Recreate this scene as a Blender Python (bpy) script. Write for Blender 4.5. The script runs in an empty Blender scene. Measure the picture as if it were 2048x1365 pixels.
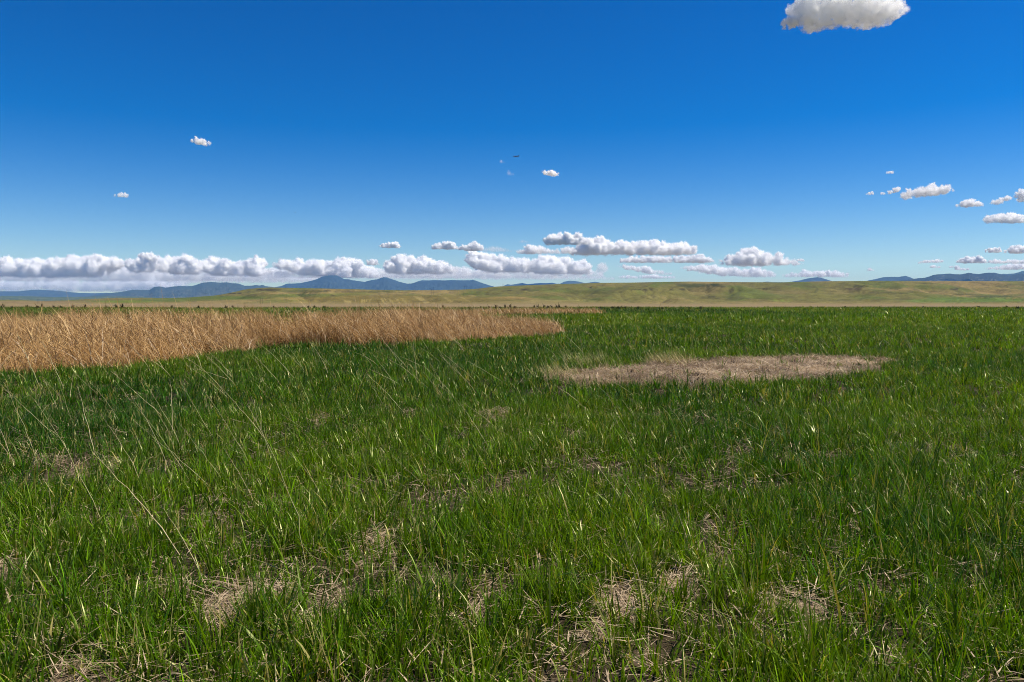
import bpy, math, random
import numpy as np
from mathutils import Vector

SC = bpy.context.scene
COL = SC.collection
R = math.radians
rng = np.random.default_rng(7)
random.seed(7)

# ------------------------------------------------------------------ camera
F = 1607.0                     # focal length in photograph pixels (2048 wide)
CX, CY, HOR = 1024.0, 682.5, 606.0
EYE = 1.6
PITCH = math.atan((CY - HOR) / F)
cam_d = bpy.data.cameras.new('camera')
cam_d.sensor_width = 36.0
cam_d.lens = F / 2048.0 * 36.0
cam_d.clip_start = 0.05
cam_d.clip_end = 400000.0
cam = bpy.data.objects.new('camera', cam_d)
COL.objects.link(cam)
cam.location = (0, 0, EYE)
cam.rotation_euler = (math.pi / 2 - PITCH, 0, 0)
SC.camera = cam

# ------------------------------------------------------------------ sky and sun
SUN_EL, SUN_AZ = R(56), R(84)          # azimuth to the right of the view direction
sun_vec = Vector((math.sin(SUN_AZ) * math.cos(SUN_EL), math.cos(SUN_AZ) * math.cos(SUN_EL), math.sin(SUN_EL)))
W = bpy.data.worlds.new('World')
SC.world = W
W.use_nodes = True
nt = W.node_tree
bg = nt.nodes['Background']
sky = nt.nodes.new('ShaderNodeTexSky')
sky.sky_type = 'NISHITA'
sky.sun_disc = False
sky.sun_elevation = SUN_EL
sky.sun_rotation = SUN_AZ
sky.altitude = 1200
sky.air_density = 1.0
sky.dust_density = 0.25
sky.ozone_density = 2.5
gm = nt.nodes.new('ShaderNodeGamma')
gm.inputs[1].default_value = 1.2
hs = nt.nodes.new('ShaderNodeHueSaturation')
hs.inputs['Saturation'].default_value = 1.45
hs.inputs['Value'].default_value = 0.98
hs.inputs['Hue'].default_value = 0.510
nt.links.new(sky.outputs[0], gm.inputs[0])
nt.links.new(gm.outputs[0], hs.inputs['Color'])
nt.links.new(hs.outputs[0], bg.inputs[0])
bg.inputs[1].default_value = 0.056
sd = bpy.data.lights.new('sun', 'SUN')
sd.energy = 5.0
sd.angle = R(0.53)
sd.color = (1.0, 0.91, 0.76)
sun = bpy.data.objects.new('sun', sd)
COL.objects.link(sun)
sun.rotation_euler = (-sun_vec).to_track_quat('-Z', 'Y').to_euler()

SC.view_settings.view_transform = 'Standard'
SC.view_settings.look = 'None'
SC.view_settings.exposure = 0.55
SC.view_settings.gamma = 1.0
SC.cycles.max_bounces = 26
SC.cycles.diffuse_bounces = 3
SC.cycles.glossy_bounces = 2
SC.cycles.transmission_bounces = 4
SC.cycles.volume_bounces = 24
SC.cycles.volume_step_rate = 0.5
SC.cycles.transparent_max_bounces = 24
SC.cycles.filter_width = 1.0
SC.cycles.use_denoising = True
SC.cycles.denoising_prefilter = 'FAST'

# ------------------------------------------------------------------ helpers
cp, sp = math.cos(PITCH), math.sin(PITCH)

def at(px, py, Y):
    """Point at depth Y (metres along +Y) on the sight line of a photograph pixel."""
    u, v = (px - CX) / F, -(py - CY) / F
    dx, dy, dz = u, cp + v * sp, -sp + v * cp
    return np.array((dx / dy * Y, Y, EYE + dz / dy * Y))

def ground_at(px, py, z=0.0):
    u, v = (px - CX) / F, -(py - CY) / F
    dx, dy, dz = u, cp + v * sp, -sp + v * cp
    s = (z - EYE) / dz
    return np.array((dx * s, dy * s, z))

def project(P):
    x, y, z = P[:, 0], P[:, 1], P[:, 2] - EYE
    d = np.maximum(y * cp - z * sp, 1e-3)
    up = y * sp + z * cp
    return CX + F * x / d, CY - F * up / d

def _hash(i, j, k, seed):
    h = (i.astype(np.int64) * 374761393 + j.astype(np.int64) * 668265263 + k.astype(np.int64) * 2147483647 + seed * 974634777) & 0xFFFFFFFF
    h = ((h ^ (h >> 13)) * 1274126177) & 0xFFFFFFFF
    h = (h ^ (h >> 16)) & 0xFFFFFFFF
    h = ((h ^ (h >> 15)) * 2246822519) & 0xFFFFFFFF
    return ((h ^ (h >> 13)) & 0xFFFF) / 65535.0

def noise2(x, y, seed=0):
    i, j = np.floor(x), np.floor(y)
    fx, fy = x - i, y - j
    fx, fy = fx * fx * (3 - 2 * fx), fy * fy * (3 - 2 * fy)
    z = np.zeros_like(i)
    a, b = _hash(i, j, z, seed), _hash(i + 1, j, z, seed)
    c, d = _hash(i, j + 1, z, seed), _hash(i + 1, j + 1, z, seed)
    return (a + (b - a) * fx) * (1 - fy) + (c + (d - c) * fx) * fy

def noise3(x, y, z, seed=0):
    i, j, k = np.floor(x), np.floor(y), np.floor(z)
    fx, fy, fz = x - i, y - j, z - k
    fx, fy, fz = [f * f * (3 - 2 * f) for f in (fx, fy, fz)]
    r = 0
    for a in (0, 1):
        for b in (0, 1):
            for c in (0, 1):
                w = (fx if a else 1 - fx) * (fy if b else 1 - fy) * (fz if c else 1 - fz)
                r = r + w * _hash(i + a, j + b, k + c, seed)
    return r

def fbm2(x, y, seed=0, octv=4, gain=0.5):
    s, a, t = 0.0, 1.0, 0.0
    for o in range(octv):
        s = s + a * noise2(x * 2 ** o + 17.3 * o, y * 2 ** o - 9.1 * o, seed + o)
        t += a
        a *= gain
    return s / t

def fbm3(x, y, z, seed=0, octv=4, gain=0.5):
    s, a, t = 0.0, 1.0, 0.0
    for o in range(octv):
        s = s + a * noise3(x * 2 ** o + 3.7 * o, y * 2 ** o - 9.1 * o, z * 2 ** o + 5.5 * o, seed + o)
        t += a
        a *= gain
    return s / t

def smooth(a, b, x):
    t = np.clip((x - a) / (b - a), 0, 1)
    return t * t * (3 - 2 * t)

def in_poly(x, y, poly):
    inside = np.zeros(x.shape, bool)
    n = len(poly)
    for i in range(n):
        x1, y1 = poly[i]
        x2, y2 = poly[(i + 1) % n]
        c = ((y1 > y) != (y2 > y))
        with np.errstate(divide='ignore', invalid='ignore'):
            xi = (x2 - x1) * (y - y1) / (y2 - y1) + x1
        inside ^= c & (x < xi)
    return inside

def mesh_from(name, verts, faces_flat, starts, col=None, uv=None):
    me = bpy.data.meshes.new(name)
    me.vertices.add(len(verts))
    me.vertices.foreach_set('co', np.ascontiguousarray(verts, np.float32).ravel())
    me.loops.add(len(faces_flat))
    me.loops.foreach_set('vertex_index', np.ascontiguousarray(faces_flat, np.int32))
    me.polygons.add(len(starts))
    me.polygons.foreach_set('loop_start', np.ascontiguousarray(starts, np.int32))
    me.update(calc_edges=True)
    if col is not None:
        ca = me.color_attributes.new('Col', 'FLOAT_COLOR', 'POINT')
        c4 = np.ones((len(verts), 4), np.float32)
        c4[:, :3] = col
        ca.data.foreach_set('color', c4.ravel())
    return me

def grid_mesh(name, V, col=None, wrap=False):
    """V: rows x cols x 3"""
    r, c = V.shape[:2]
    idx = np.arange(r * c).reshape(r, c)
    if wrap:
        idx = np.concatenate([idx, idx[:, :1]], 1)
    q = np.stack([idx[:-1, :-1], idx[:-1, 1:], idx[1:, 1:], idx[1:, :-1]], -1).reshape(-1, 4)
    return mesh_from(name, V.reshape(-1, 3), q.ravel(), np.arange(len(q)) * 4, None if col is None else col.reshape(-1, 3))

def link(name, me, mat, parent=None, label=None, cat=None, group=None, kind=None, loc=None):
    o = bpy.data.objects.new(name, me)
    COL.objects.link(o)
    if me is not None and mat is not None:
        for m in (mat if isinstance(mat, (list, tuple)) else [mat]):
            if len(me.materials) < (len(mat) if isinstance(mat, (list, tuple)) else 1):
                me.materials.append(m)
    if parent is not None:
        o.parent = parent
    if loc is not None:
        o.location = loc
    tag(o, label, cat, group, kind)
    return o

def tag(o, label=None, cat=None, group=None, kind=None):
    if label: o['label'] = label
    if cat: o['category'] = cat
    if group: o['group'] = group
    if kind: o['kind'] = kind

def blades(roots, h, w, az, th0, th1, yaw, K, col, tipcol=None, wpow=1.6):
    """Tapered ribbons: bent from th0 to th0+th1 (from vertical) towards azimuth az. Returns mesh arrays."""
    n = len(roots)
    t = np.linspace(0, 1, K + 1)
    mid = (t[:-1] + t[1:]) / 2
    th = th0[:, None] + th1[:, None] * mid[None] ** 1.2
    step = (h / K)[:, None]
    hor = np.concatenate([np.zeros((n, 1)), np.cumsum(np.sin(th) * step, 1)], 1)
    ver = np.concatenate([np.zeros((n, 1)), np.cumsum(np.cos(th) * step, 1)], 1)
    c = np.empty((n, K + 1, 3))
    c[:, :, 0] = roots[:, None, 0] + np.sin(az)[:, None] * hor
    c[:, :, 1] = roots[:, None, 1] + np.cos(az)[:, None] * hor
    c[:, :, 2] = roots[:, None, 2] + ver
    side = np.stack([np.cos(yaw), np.sin(yaw), np.zeros(n)], -1)
    ww = w[:, None] * (1 - t[None, :-1] ** wpow) * 0.5
    L = c[:, :-1] - side[:, None] * ww[:, :, None]
    Rr = c[:, :-1] + side[:, None] * ww[:, :, None]
    V = np.empty((n, 2 * K + 1, 3))
    V[:, 0:2 * K:2] = L
    V[:, 1:2 * K:2] = Rr
    V[:, 2 * K] = c[:, -1]
    C = np.repeat(col[:, None], 2 * K + 1, 1)
    if tipcol is not None:
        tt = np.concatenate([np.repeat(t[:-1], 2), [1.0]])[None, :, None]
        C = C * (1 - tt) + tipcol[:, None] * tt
    loc = []
    st = []
    p = 0
    for k in range(K - 1):
        loc += [2 * k, 2 * k + 1, 2 * k + 3, 2 * k + 2]
        st.append(p); p += 4
    loc += [2 * K - 2, 2 * K - 1, 2 * K]
    st.append(p); p += 3
    faces = (np.array(loc)[None] + (np.arange(n) * (2 * K + 1))[:, None]).ravel()
    starts = (np.array(st)[None] + (np.arange(n) * p)[:, None]).ravel()
    return V.reshape(-1, 3), faces, starts, C.reshape(-1, 3)

def join(parts):
    vo = lo = 0
    V, Fc, S, C = [], [], [], []
    for v, f, s, c in parts:
        V.append(v); Fc.append(f + vo); S.append(s + lo); C.append(c)
        vo += len(v); lo += len(f)
    return np.concatenate(V), np.concatenate(Fc), np.concatenate(S), np.concatenate(C)

def tube(pts, rad, sides=5):
    """verts, quads of a tube along pts (m x 3) with radii."""
    pts = np.asarray(pts, float)
    d = np.gradient(pts, axis=0)
    d /= np.linalg.norm(d, axis=1)[:, None] + 1e-9
    ref = np.array([0.3, 0.9, 0.2])
    a = np.cross(d, ref); a /= np.linalg.norm(a, axis=1)[:, None] + 1e-9
    b = np.cross(d, a)
    ang = np.arange(sides) / sides * 2 * np.pi
    V = pts[:, None] + np.asarray(rad)[:, None, None] * (np.cos(ang)[None, :, None] * a[:, None] + np.sin(ang)[None, :, None] * b[:, None])
    m = len(pts)
    idx = np.arange(m * sides).reshape(m, sides)
    nx = np.roll(idx, -1, 1)
    q = np.stack([idx[:-1], nx[:-1], nx[1:], idx[1:]], -1).reshape(-1, 4)
    return V.reshape(-1, 3), q

def quads_mesh(name, parts):
    vo = 0
    V, Q = [], []
    for v, q in parts:
        V.append(v); Q.append(np.asarray(q) + vo); vo += len(v)
    V = np.concatenate(V); Q = np.concatenate(Q)
    return mesh_from(name, V, Q.ravel(), np.arange(len(Q)) * 4)

# ------------------------------------------------------------------ materials
def new_mat(name):
    m = bpy.data.materials.new(name)
    m.use_nodes = True
    return m, m.node_tree, m.node_tree.nodes['Principled BSDF'], m.node_tree.nodes['Material Output']

def leaf_mat(name, rough=0.45, spec=0.5, transl=0.3, vary=0.25, scale=40.0, tint=(1, 1, 1)):
    m, nt, pb, out = new_mat(name)
    at_ = nt.nodes.new('ShaderNodeAttribute'); at_.attribute_name = 'Col'
    tc = nt.nodes.new('ShaderNodeTexCoord')
    nz = nt.nodes.new('ShaderNodeTexNoise'); nz.inputs['Scale'].default_value = scale
    nt.links.new(tc.outputs['Object'], nz.inputs['Vector'])
    mr = nt.nodes.new('ShaderNodeMapRange')
    mr.inputs[1].default_value, mr.inputs[2].default_value = 0.3, 0.7
    mr.inputs[3].default_value, mr.inputs[4].default_value = 1 - vary, 1 + vary
    nt.links.new(nz.outputs[0], mr.inputs[0])
    vm = nt.nodes.new('ShaderNodeVectorMath'); vm.operation = 'SCALE'
    nt.links.new(at_.outputs['Color'], vm.inputs[0]); nt.links.new(mr.outputs[0], vm.inputs['Scale'])
    nt.links.new(vm.outputs[0], pb.inputs['Base Color'])
    pb.inputs['Roughness'].default_value = rough
    pb.inputs['Specular IOR Level'].default_value = spec
    if transl > 0:
        tr = nt.nodes.new('ShaderNodeBsdfTranslucent')
        mul = nt.nodes.new('ShaderNodeMixRGB'); mul.blend_type = 'MULTIPLY'; mul.inputs[0].default_value = 1.0
        mul.inputs[2].default_value = (*tint, 1)
        nt.links.new(vm.outputs[0], mul.inputs[1]); nt.links.new(mul.outputs[0], tr.inputs[0])
        mx = nt.nodes.new('ShaderNodeMixShader'); mx.inputs[0].default_value = transl
        nt.links.new(pb.outputs[0], mx.inputs[1]); nt.links.new(tr.outputs[0], mx.inputs[2])
        nt.links.new(mx.outputs[0], out.inputs['Surface'])
    return m

def land_mat(name, scales=((0.02, 0.25),), rough=0.95, bump=None):
    m, nt, pb, out = new_mat(name)
    at_ = nt.nodes.new('ShaderNodeAttribute'); at_.attribute_name = 'Col'
    tc = nt.nodes.new('ShaderNodeTexCoord')
    cur = at_.outputs['Color']
    for sc_, v in scales:
        nz = nt.nodes.new('ShaderNodeTexNoise'); nz.inputs['Scale'].default_value = sc_
        nz.inputs['Detail'].default_value = 5.0
        nt.links.new(tc.outputs['Object'], nz.inputs['Vector'])
        mr = nt.nodes.new('ShaderNodeMapRange')
        mr.inputs[1].default_value, mr.inputs[2].default_value = 0.25, 0.75
        mr.inputs[3].default_value, mr.inputs[4].default_value = 1 - v, 1 + v
        nt.links.new(nz.outputs[0], mr.inputs[0])
        vm = nt.nodes.new('ShaderNodeVectorMath'); vm.operation = 'SCALE'
        nt.links.new(cur, vm.inputs[0]); nt.links.new(mr.outputs[0], vm.inputs['Scale'])
        cur = vm.outputs[0]
    nt.links.new(cur, pb.inputs['Base Color'])
    pb.inputs['Roughness'].default_value = rough
    pb.inputs['Specular IOR Level'].default_value = 0.1
    if bump:
        nz = nt.nodes.new('ShaderNodeTexNoise'); nz.inputs['Scale'].default_value = bump[0]; nz.inputs['Detail'].default_value = 6
        nt.links.new(tc.outputs['Object'], nz.inputs['Vector'])
        bp = nt.nodes.new('ShaderNodeBump'); bp.inputs['Distance'].default_value = bump[1]; bp.inputs['Strength'].default_value = 1.0
        nt.links.new(nz.outputs[0], bp.inputs['Height']); nt.links.new(bp.outputs[0], pb.inputs['Normal'])
    return m

def plain_mat(name, rgb, rough=0.6, vary=0.15, scale=3.0, metal=0.0):
    m, nt, pb, out = new_mat(name)
    tc = nt.nodes.new('ShaderNodeTexCoord')
    nz = nt.nodes.new('ShaderNodeTexNoise'); nz.inputs['Scale'].default_value = scale
    nt.links.new(tc.outputs['Object'], nz.inputs['Vector'])
    cr = nt.nodes.new('ShaderNodeValToRGB')
    cr.color_ramp.elements[0].position, cr.color_ramp.elements[1].position = 0.3, 0.7
    cr.color_ramp.elements[0].color = (*[c * (1 - vary) for c in rgb], 1)
    cr.color_ramp.elements[1].color = (*[c * (1 + vary) for c in rgb], 1)
    nt.links.new(nz.outputs[0], cr.inputs[0]); nt.links.new(cr.outputs[0], pb.inputs['Base Color'])
    pb.inputs['Roughness'].default_value = rough
    pb.inputs['Metallic'].default_value = metal
    return m

# ------------------------------------------------------------------ layout of the field (ground coordinates)
def gpoly(pts):
    return [tuple(ground_at(px, py)[:2]) for px, py in pts]

BARE = gpoly([(1075, 757), (1150, 750), (1200, 744), (1262, 734), (1330, 725), (1420, 719), (1560, 715), (1640, 714), (1700, 716), (1760, 718), (1805, 722),
              (1790, 728), (1745, 742), (1690, 755), (1600, 766), (1480, 772), (1380, 778), (1250, 776), (1160, 774), (1090, 765)])
REEDS = gpoly([(-420, 765), (0, 748), (120, 744), (240, 736), (330, 726), (400, 717), (450, 712), (500, 703), (522, 698),
               (535, 694), (620, 695), (700, 693), (800, 691), (860, 689), (930, 684), (1000, 680), (1080, 674), (1132, 668),
               (1120, 660), (1050, 655), (960, 650), (880, 646), (700, 660), (500, 661), (300, 662), (0, 664), (-420, 668)])
FAR_REEDS = gpoly([(890, 634), (1000, 633), (1110, 632), (1190, 631), (1215, 629), (1180, 626), (1080, 625), (960, 626)])
# straw spots in the grass: px, py, half width px, half height px, strength
SPOTS = [(740, 1085, 42, 26, 1.0), (760, 1120, 40, 24, .6), (505, 1205, 95, 40, 1.0), (655, 1235, 60, 32, .75), (950, 1215, 55, 34, .6),
         (1345, 1155, 55, 30, 1.0), (1250, 1195, 75, 42, 1.0), (1195, 1240, 45, 30, .8), (1570, 1215, 70, 42, .75), (1690, 1190, 60, 40, .4),
         (1820, 1010, 60, 30, .5), (1970, 1010, 50, 20, .5), (30, 1150, 60, 50, .9), (120, 1340, 50, 30, .8), (240, 1330, 40, 24, .6),
         (770, 836, 20, 6, .6), (805, 830, 24, 7, .6), (965, 836, 22, 7, .7), (1005, 830, 30, 8, .65), (200, 940, 30, 26, .7), (75, 925, 55, 24, .5), (425, 1060, 26, 22, .6), (620, 840, 26, 12, .5),
         (1440, 1120, 45, 40, .45), (1730, 1330, 60, 36, .45), (1900, 1330, 50, 30, .4), (60, 785, 90, 12, .5), (250, 790, 80, 12, .45),
         (1250, 1335, 45, 26, .5), (360, 1180, 40, 22, .5), (860, 1150, 60, 30, .3), (1700, 1090, 50, 26, .3)]
SP = []
for px, py, hw, hh, s in SPOTS:
    c = ground_at(px, py + 6)
    k_ = .45 if py > 985 and px > 1650 else .78
    s = s if s > .55 else s * .8
    SP.append((c[0], c[1], hw * k_ * c[1] / F, k_ * abs(ground_at(px, py - hh)[1] - ground_at(px, py + hh)[1]) / 2, s))

def straw_mask(x, y):
    wx = x + 0.55 * (fbm2(x * 3.4, y * 3.4, 31) - 0.5)
    wy = y + 0.75 * (fbm2(x * 3.4, y * 3.4, 47) - 0.5)
    m = np.zeros_like(x)
    for cx, cy, a, b, s in SP:
        d = ((wx - cx) / a) ** 2 + ((wy - cy) / b) ** 2
        m = np.maximum(m, s * (1 - smooth(0.35, 1.5, d)))
    m = np.maximum(m, 0.35 * smooth(0.66, 0.80, fbm2(x * 0.9 + 5, y * 0.9, 77)) * (1 - smooth(4.5, 7.5, y)))
    return m

def ragged(x, y, amp=0.35):
    return x + amp * (fbm2(x * 1.9, y * 1.9, 5, 5, .65) - 0.5) * 2, y + 2 * amp * (fbm2(x * 1.9, y * 1.5, 9, 5, .65) - 0.5) * 2

def bare_mask(x, y, amp=0.45):
    a, b = ragged(x, y, amp)
    return in_poly(a, b, BARE)

def reed_mask(x, y, amp=0.6):
    a, b = ragged(x, y, amp)
    return in_poly(a, b, REEDS)

def relief(x, y):
    r = np.hypot(x, y)
    near = 1 - smooth(60, 150, r)
    bmp = np.exp(-((x - 4.6) / 4.6) ** 4 - ((y - 18.0) / 3.6) ** 4)
    near = near + 0 * x
    return bmp * .22 * (fbm2(x * 1.6, y * 1.6, 44, 4) - .42) + near * (0.05 * (fbm2(x * 0.7, y * 0.7, 3, 4) - 0.5) + 0.10 * (fbm2(x * 0.12, y * 0.12, 8, 2) - 0.5)) - 0.02

def field_edge(x):
    """distance at which the green meadow ends"""
    return 250 + 45 * (fbm2(x * 0.03, x * 0 + 2.2, 55, 4, .6) - 0.5) * 2

# ------------------------------------------------------------------ ground
ang = np.concatenate([np.linspace(-180, -50, 40)[:-1], np.linspace(-50, 50, 760), np.linspace(50, 180, 40)[1:-1]]) * math.pi / 180
rad = np.concatenate([np.geomspace(0.3, 60, 520), np.geomspace(60, 700, 160)[1:], np.geomspace(700, 70000, 60)[1:]])
A, RR = np.meshgrid(ang, rad)
X, Y = np.sin(A) * RR, np.cos(A) * RR
Z = relief(X, Y)
soil = np.array((0.030, 0.023, 0.013)); straw_c = np.array((0.26, 0.19, 0.125)); green_c = np.array((0.055, 0.090, 0.004))
tan_c = np.array((0.195, 0.148, 0.075)); ygreen = np.array((0.115, 0.130, 0.014))
n1 = fbm2(X * 6, Y * 6, 21, 3)
C = soil + (np.array((0.060, 0.045, 0.026)) - soil) * smooth(0.4, 0.7, n1)[..., None]
sm = straw_mask(X, Y)[..., None]
C = C * (1 - sm * .8) + straw_c * sm * .8
bm = bare_mask(X, Y)[..., None]
hole = smooth(0.55, 0.68, fbm2(X * 2.0, Y * 1.1, 91, 4))[..., None]
bc = np.array((0.285, 0.205, 0.125)) * (0.5 + 1.0 * fbm2(X * 1.1, Y * .8, 93, 4)[..., None])
bc = bc * (1 - .8 * hole) + np.array((0.075, 0.05, 0.03)) * .8 * hole
C = np.where(bm, bc, C)
rm = reed_mask(X, Y)[..., None]
C = np.where(rm, np.array((0.07, 0.042, 0.02)), C)
fg = smooth(40, 90, RR)[..., None]
gv = fbm2(X * 0.05, Y * 0.025, 61, 4)[..., None]
C = C * (1 - fg) + green_c * (0.8 + 0.5 * gv) * fg
edge = field_edge(X)
px_, py_ = project(np.stack([X.ravel(), Y.ravel(), Z.ravel()], -1))
px_ = px_.reshape(X.shape)
cen = (smooth(880, 1050, px_) * (1 - smooth(1380, 1520, px_)))[..., None]
band = (smooth(150, 185, Y) * (1 - smooth(edge - 20, edge, Y)))[..., None]
cen = .35 + .5 * cen
C = C * (1 - band * cen) + ygreen * band * cen
tn = smooth(edge - 10, edge + 10, Y + 14 * (fbm2(X * .05, Y * .05, 71) - .5))[..., None]
tv = fbm2(X * 0.012, Y * 0.03, 63, 4)[..., None]
pal = np.array((0.25, 0.20, 0.10))
C = C * (1 - tn) + (tan_c * (0.8 + .35 * tv)) * tn
e2 = smooth(edge + 2, edge + 10, Y) * (1 - smooth(edge + 20, edge + 60, Y)) * smooth(1350, 1500, px_)
C = C * (1 - .7 * e2[..., None]) + pal * .7 * e2[..., None]
me = grid_mesh('ground', np.stack([X, Y, Z], -1), C, wrap=True)
M_ground = land_mat('ground_soil', ((30.0, 0.3), (3.0, 0.15)), bump=(45.0, 0.02))
link('ground', me, M_ground, label='flat meadow ground with soil and straw litter running out to the hills', cat='ground', kind='structure')

# ------------------------------------------------------------------ hills
def interp(pts):
    p = np.array(pts, float)
    return lambda x: np.interp(x, p[:, 0], p[:, 1])

RIDGE = interp([(-700, 601), (-200, 599), (0, 600), (40, 600), (80, 602), (130, 601), (180, 598), (240, 595.8), (300, 596.2), (340, 596.2), (380, 595), (420, 592), (440, 590),
                (470, 584), (488, 580), (500, 578), (520, 576), (540, 575.2), (580, 576), (640, 577), (700, 578.3), (760, 580), (800, 580.6), (860, 580.6), (920, 579.6), (950, 578), (980, 574.5),
                (1000, 573), (1060, 570.5), (1130, 568), (1200, 566), (1260, 565.5), (1300, 564.6), (1330, 564), (1380, 563.4), (1420, 564), (1500, 564.6), (1560, 565),
                (1600, 564), (1660, 562.6), (1750, 562.1), (1850, 562.6), (2048, 562.6), (2300, 562), (2800, 566)])
cols = 1500
bx = np.linspace(-650, 2700, cols)                # bearing as photograph column
rows = 150
D0, D1 = 650.0, 2100.0
v = np.concatenate([np.linspace(0, 1, rows - 30) ** 1.35, np.linspace(1, 2.2, 31)[1:]])
Bx, Vv = np.meshgrid(bx, v)
Dd = D0 + (D1 - D0) * Vv
tanb = (Bx - CX) / F
X, Y = tanb * Dd, Dd
rid = RIDGE(Bx + 6 * (fbm2(Bx * .02, Bx * 0, 19) - .5))
Hr = (HOR - rid) / F * D1 + EYE
vc = np.clip(Vv, 0, 1)
prof = 0.45 * vc ** 1.7 + 0.55 * smooth(0.15, 1.02, vc)
# gullies and knolls across the slope
gx = X / 150 + 0.9 * (fbm2(X / 260, Y / 260, 12, 3) - .5) * 2
gul = np.abs(fbm2(gx, Y / 520, 14, 4) - 0.5) * 2
gul2 = np.abs(fbm2(X / 60 + 3 * fbm2(X / 200, Y / 200, 15), Y / 210, 16, 4) - 0.5) * 2
env = smooth(0.12, 0.5, vc) * (1 - smooth(0.86, 0.99, vc))
steep = np.clip(Hr / 50, 0.1, 1.2)
Z = Hr * prof - 0.4 - env * steep * (26 * (0.45 - gul) + 9 * (0.4 - gul2)) + env * steep * 18 * (fbm2(X / 330, Y / 200, 18, 3) - .5)
back = np.clip(Vv - 1, 0, 2)
Z = Z - back * Hr * 0.25
Z = Z + (fbm2(X / 30, Y / 30, 22, 2) - .5) * 1.2 * env
lim = EYE + (HOR - rid) / F * Y                    # nothing in front of the crest rises above it
Z = np.where(Vv < 0.999, np.minimum(Z, lim - 0.3 - 2.5 * (1 - vc)), Z)
Z = np.where(Vv < 0.02, -2.0, Z)
P = np.stack([X, Y, Z], -1)
PX, PY = project(P.reshape(-1, 3))
PX, PY = PX.reshape(X.shape), PY.reshape(X.shape)
olive = np.array((0.175, 0.172, 0.058)); tanh_ = np.array((0.30, 0.235, 0.115)); grn = np.array((0.115, 0.155, 0.036)); drk = np.array((0.060, 0.052, 0.030)); pale = np.array((0.40, 0.33, 0.15))
na = fbm2(X / 170, Y / 260, 33, 5); nb = fbm2(X / 75 + 7, Y / 150, 35, 5); nc = fbm2(X / 28, Y / 70, 37, 4)
C = olive + (tanh_ - olive) * smooth(0.42, 0.68, na)[..., None] * .8
C = C + (grn - C) * (smooth(0.50, 0.68, nb) * .75)[..., None]
C = C + (np.array((0.12, 0.105, 0.05)) - C) * (smooth(0.58, 0.72, nc) * .5 * smooth(.3, .7, vc))[..., None]
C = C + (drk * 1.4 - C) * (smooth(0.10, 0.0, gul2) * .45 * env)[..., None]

def dab(px, py, hw, hh, rgb, s=1.0, soft=.35):
    global C
    w = PX + 9 * (fbm2(X / 40, Y / 40, 81, 3) - .5) * 2
    u = PY + 1.6 * (fbm2(X / 40, Y / 40, 83, 3) - .5) * 2
    d = np.sqrt(((w - px) / hw) ** 2 + ((u - py) / hh) ** 2)
    k = min(1, 1.2 * s) * (1 - smooth(1 - soft, 1 + soft, d))
    C = C + (np.array(rgb) - C) * k[..., None]

def dabq(poly, rgb, s):
    global C
    k = in_poly(PX, PY, poly) * s
    C = C + (np.array(rgb) - C) * k[..., None]

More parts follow.
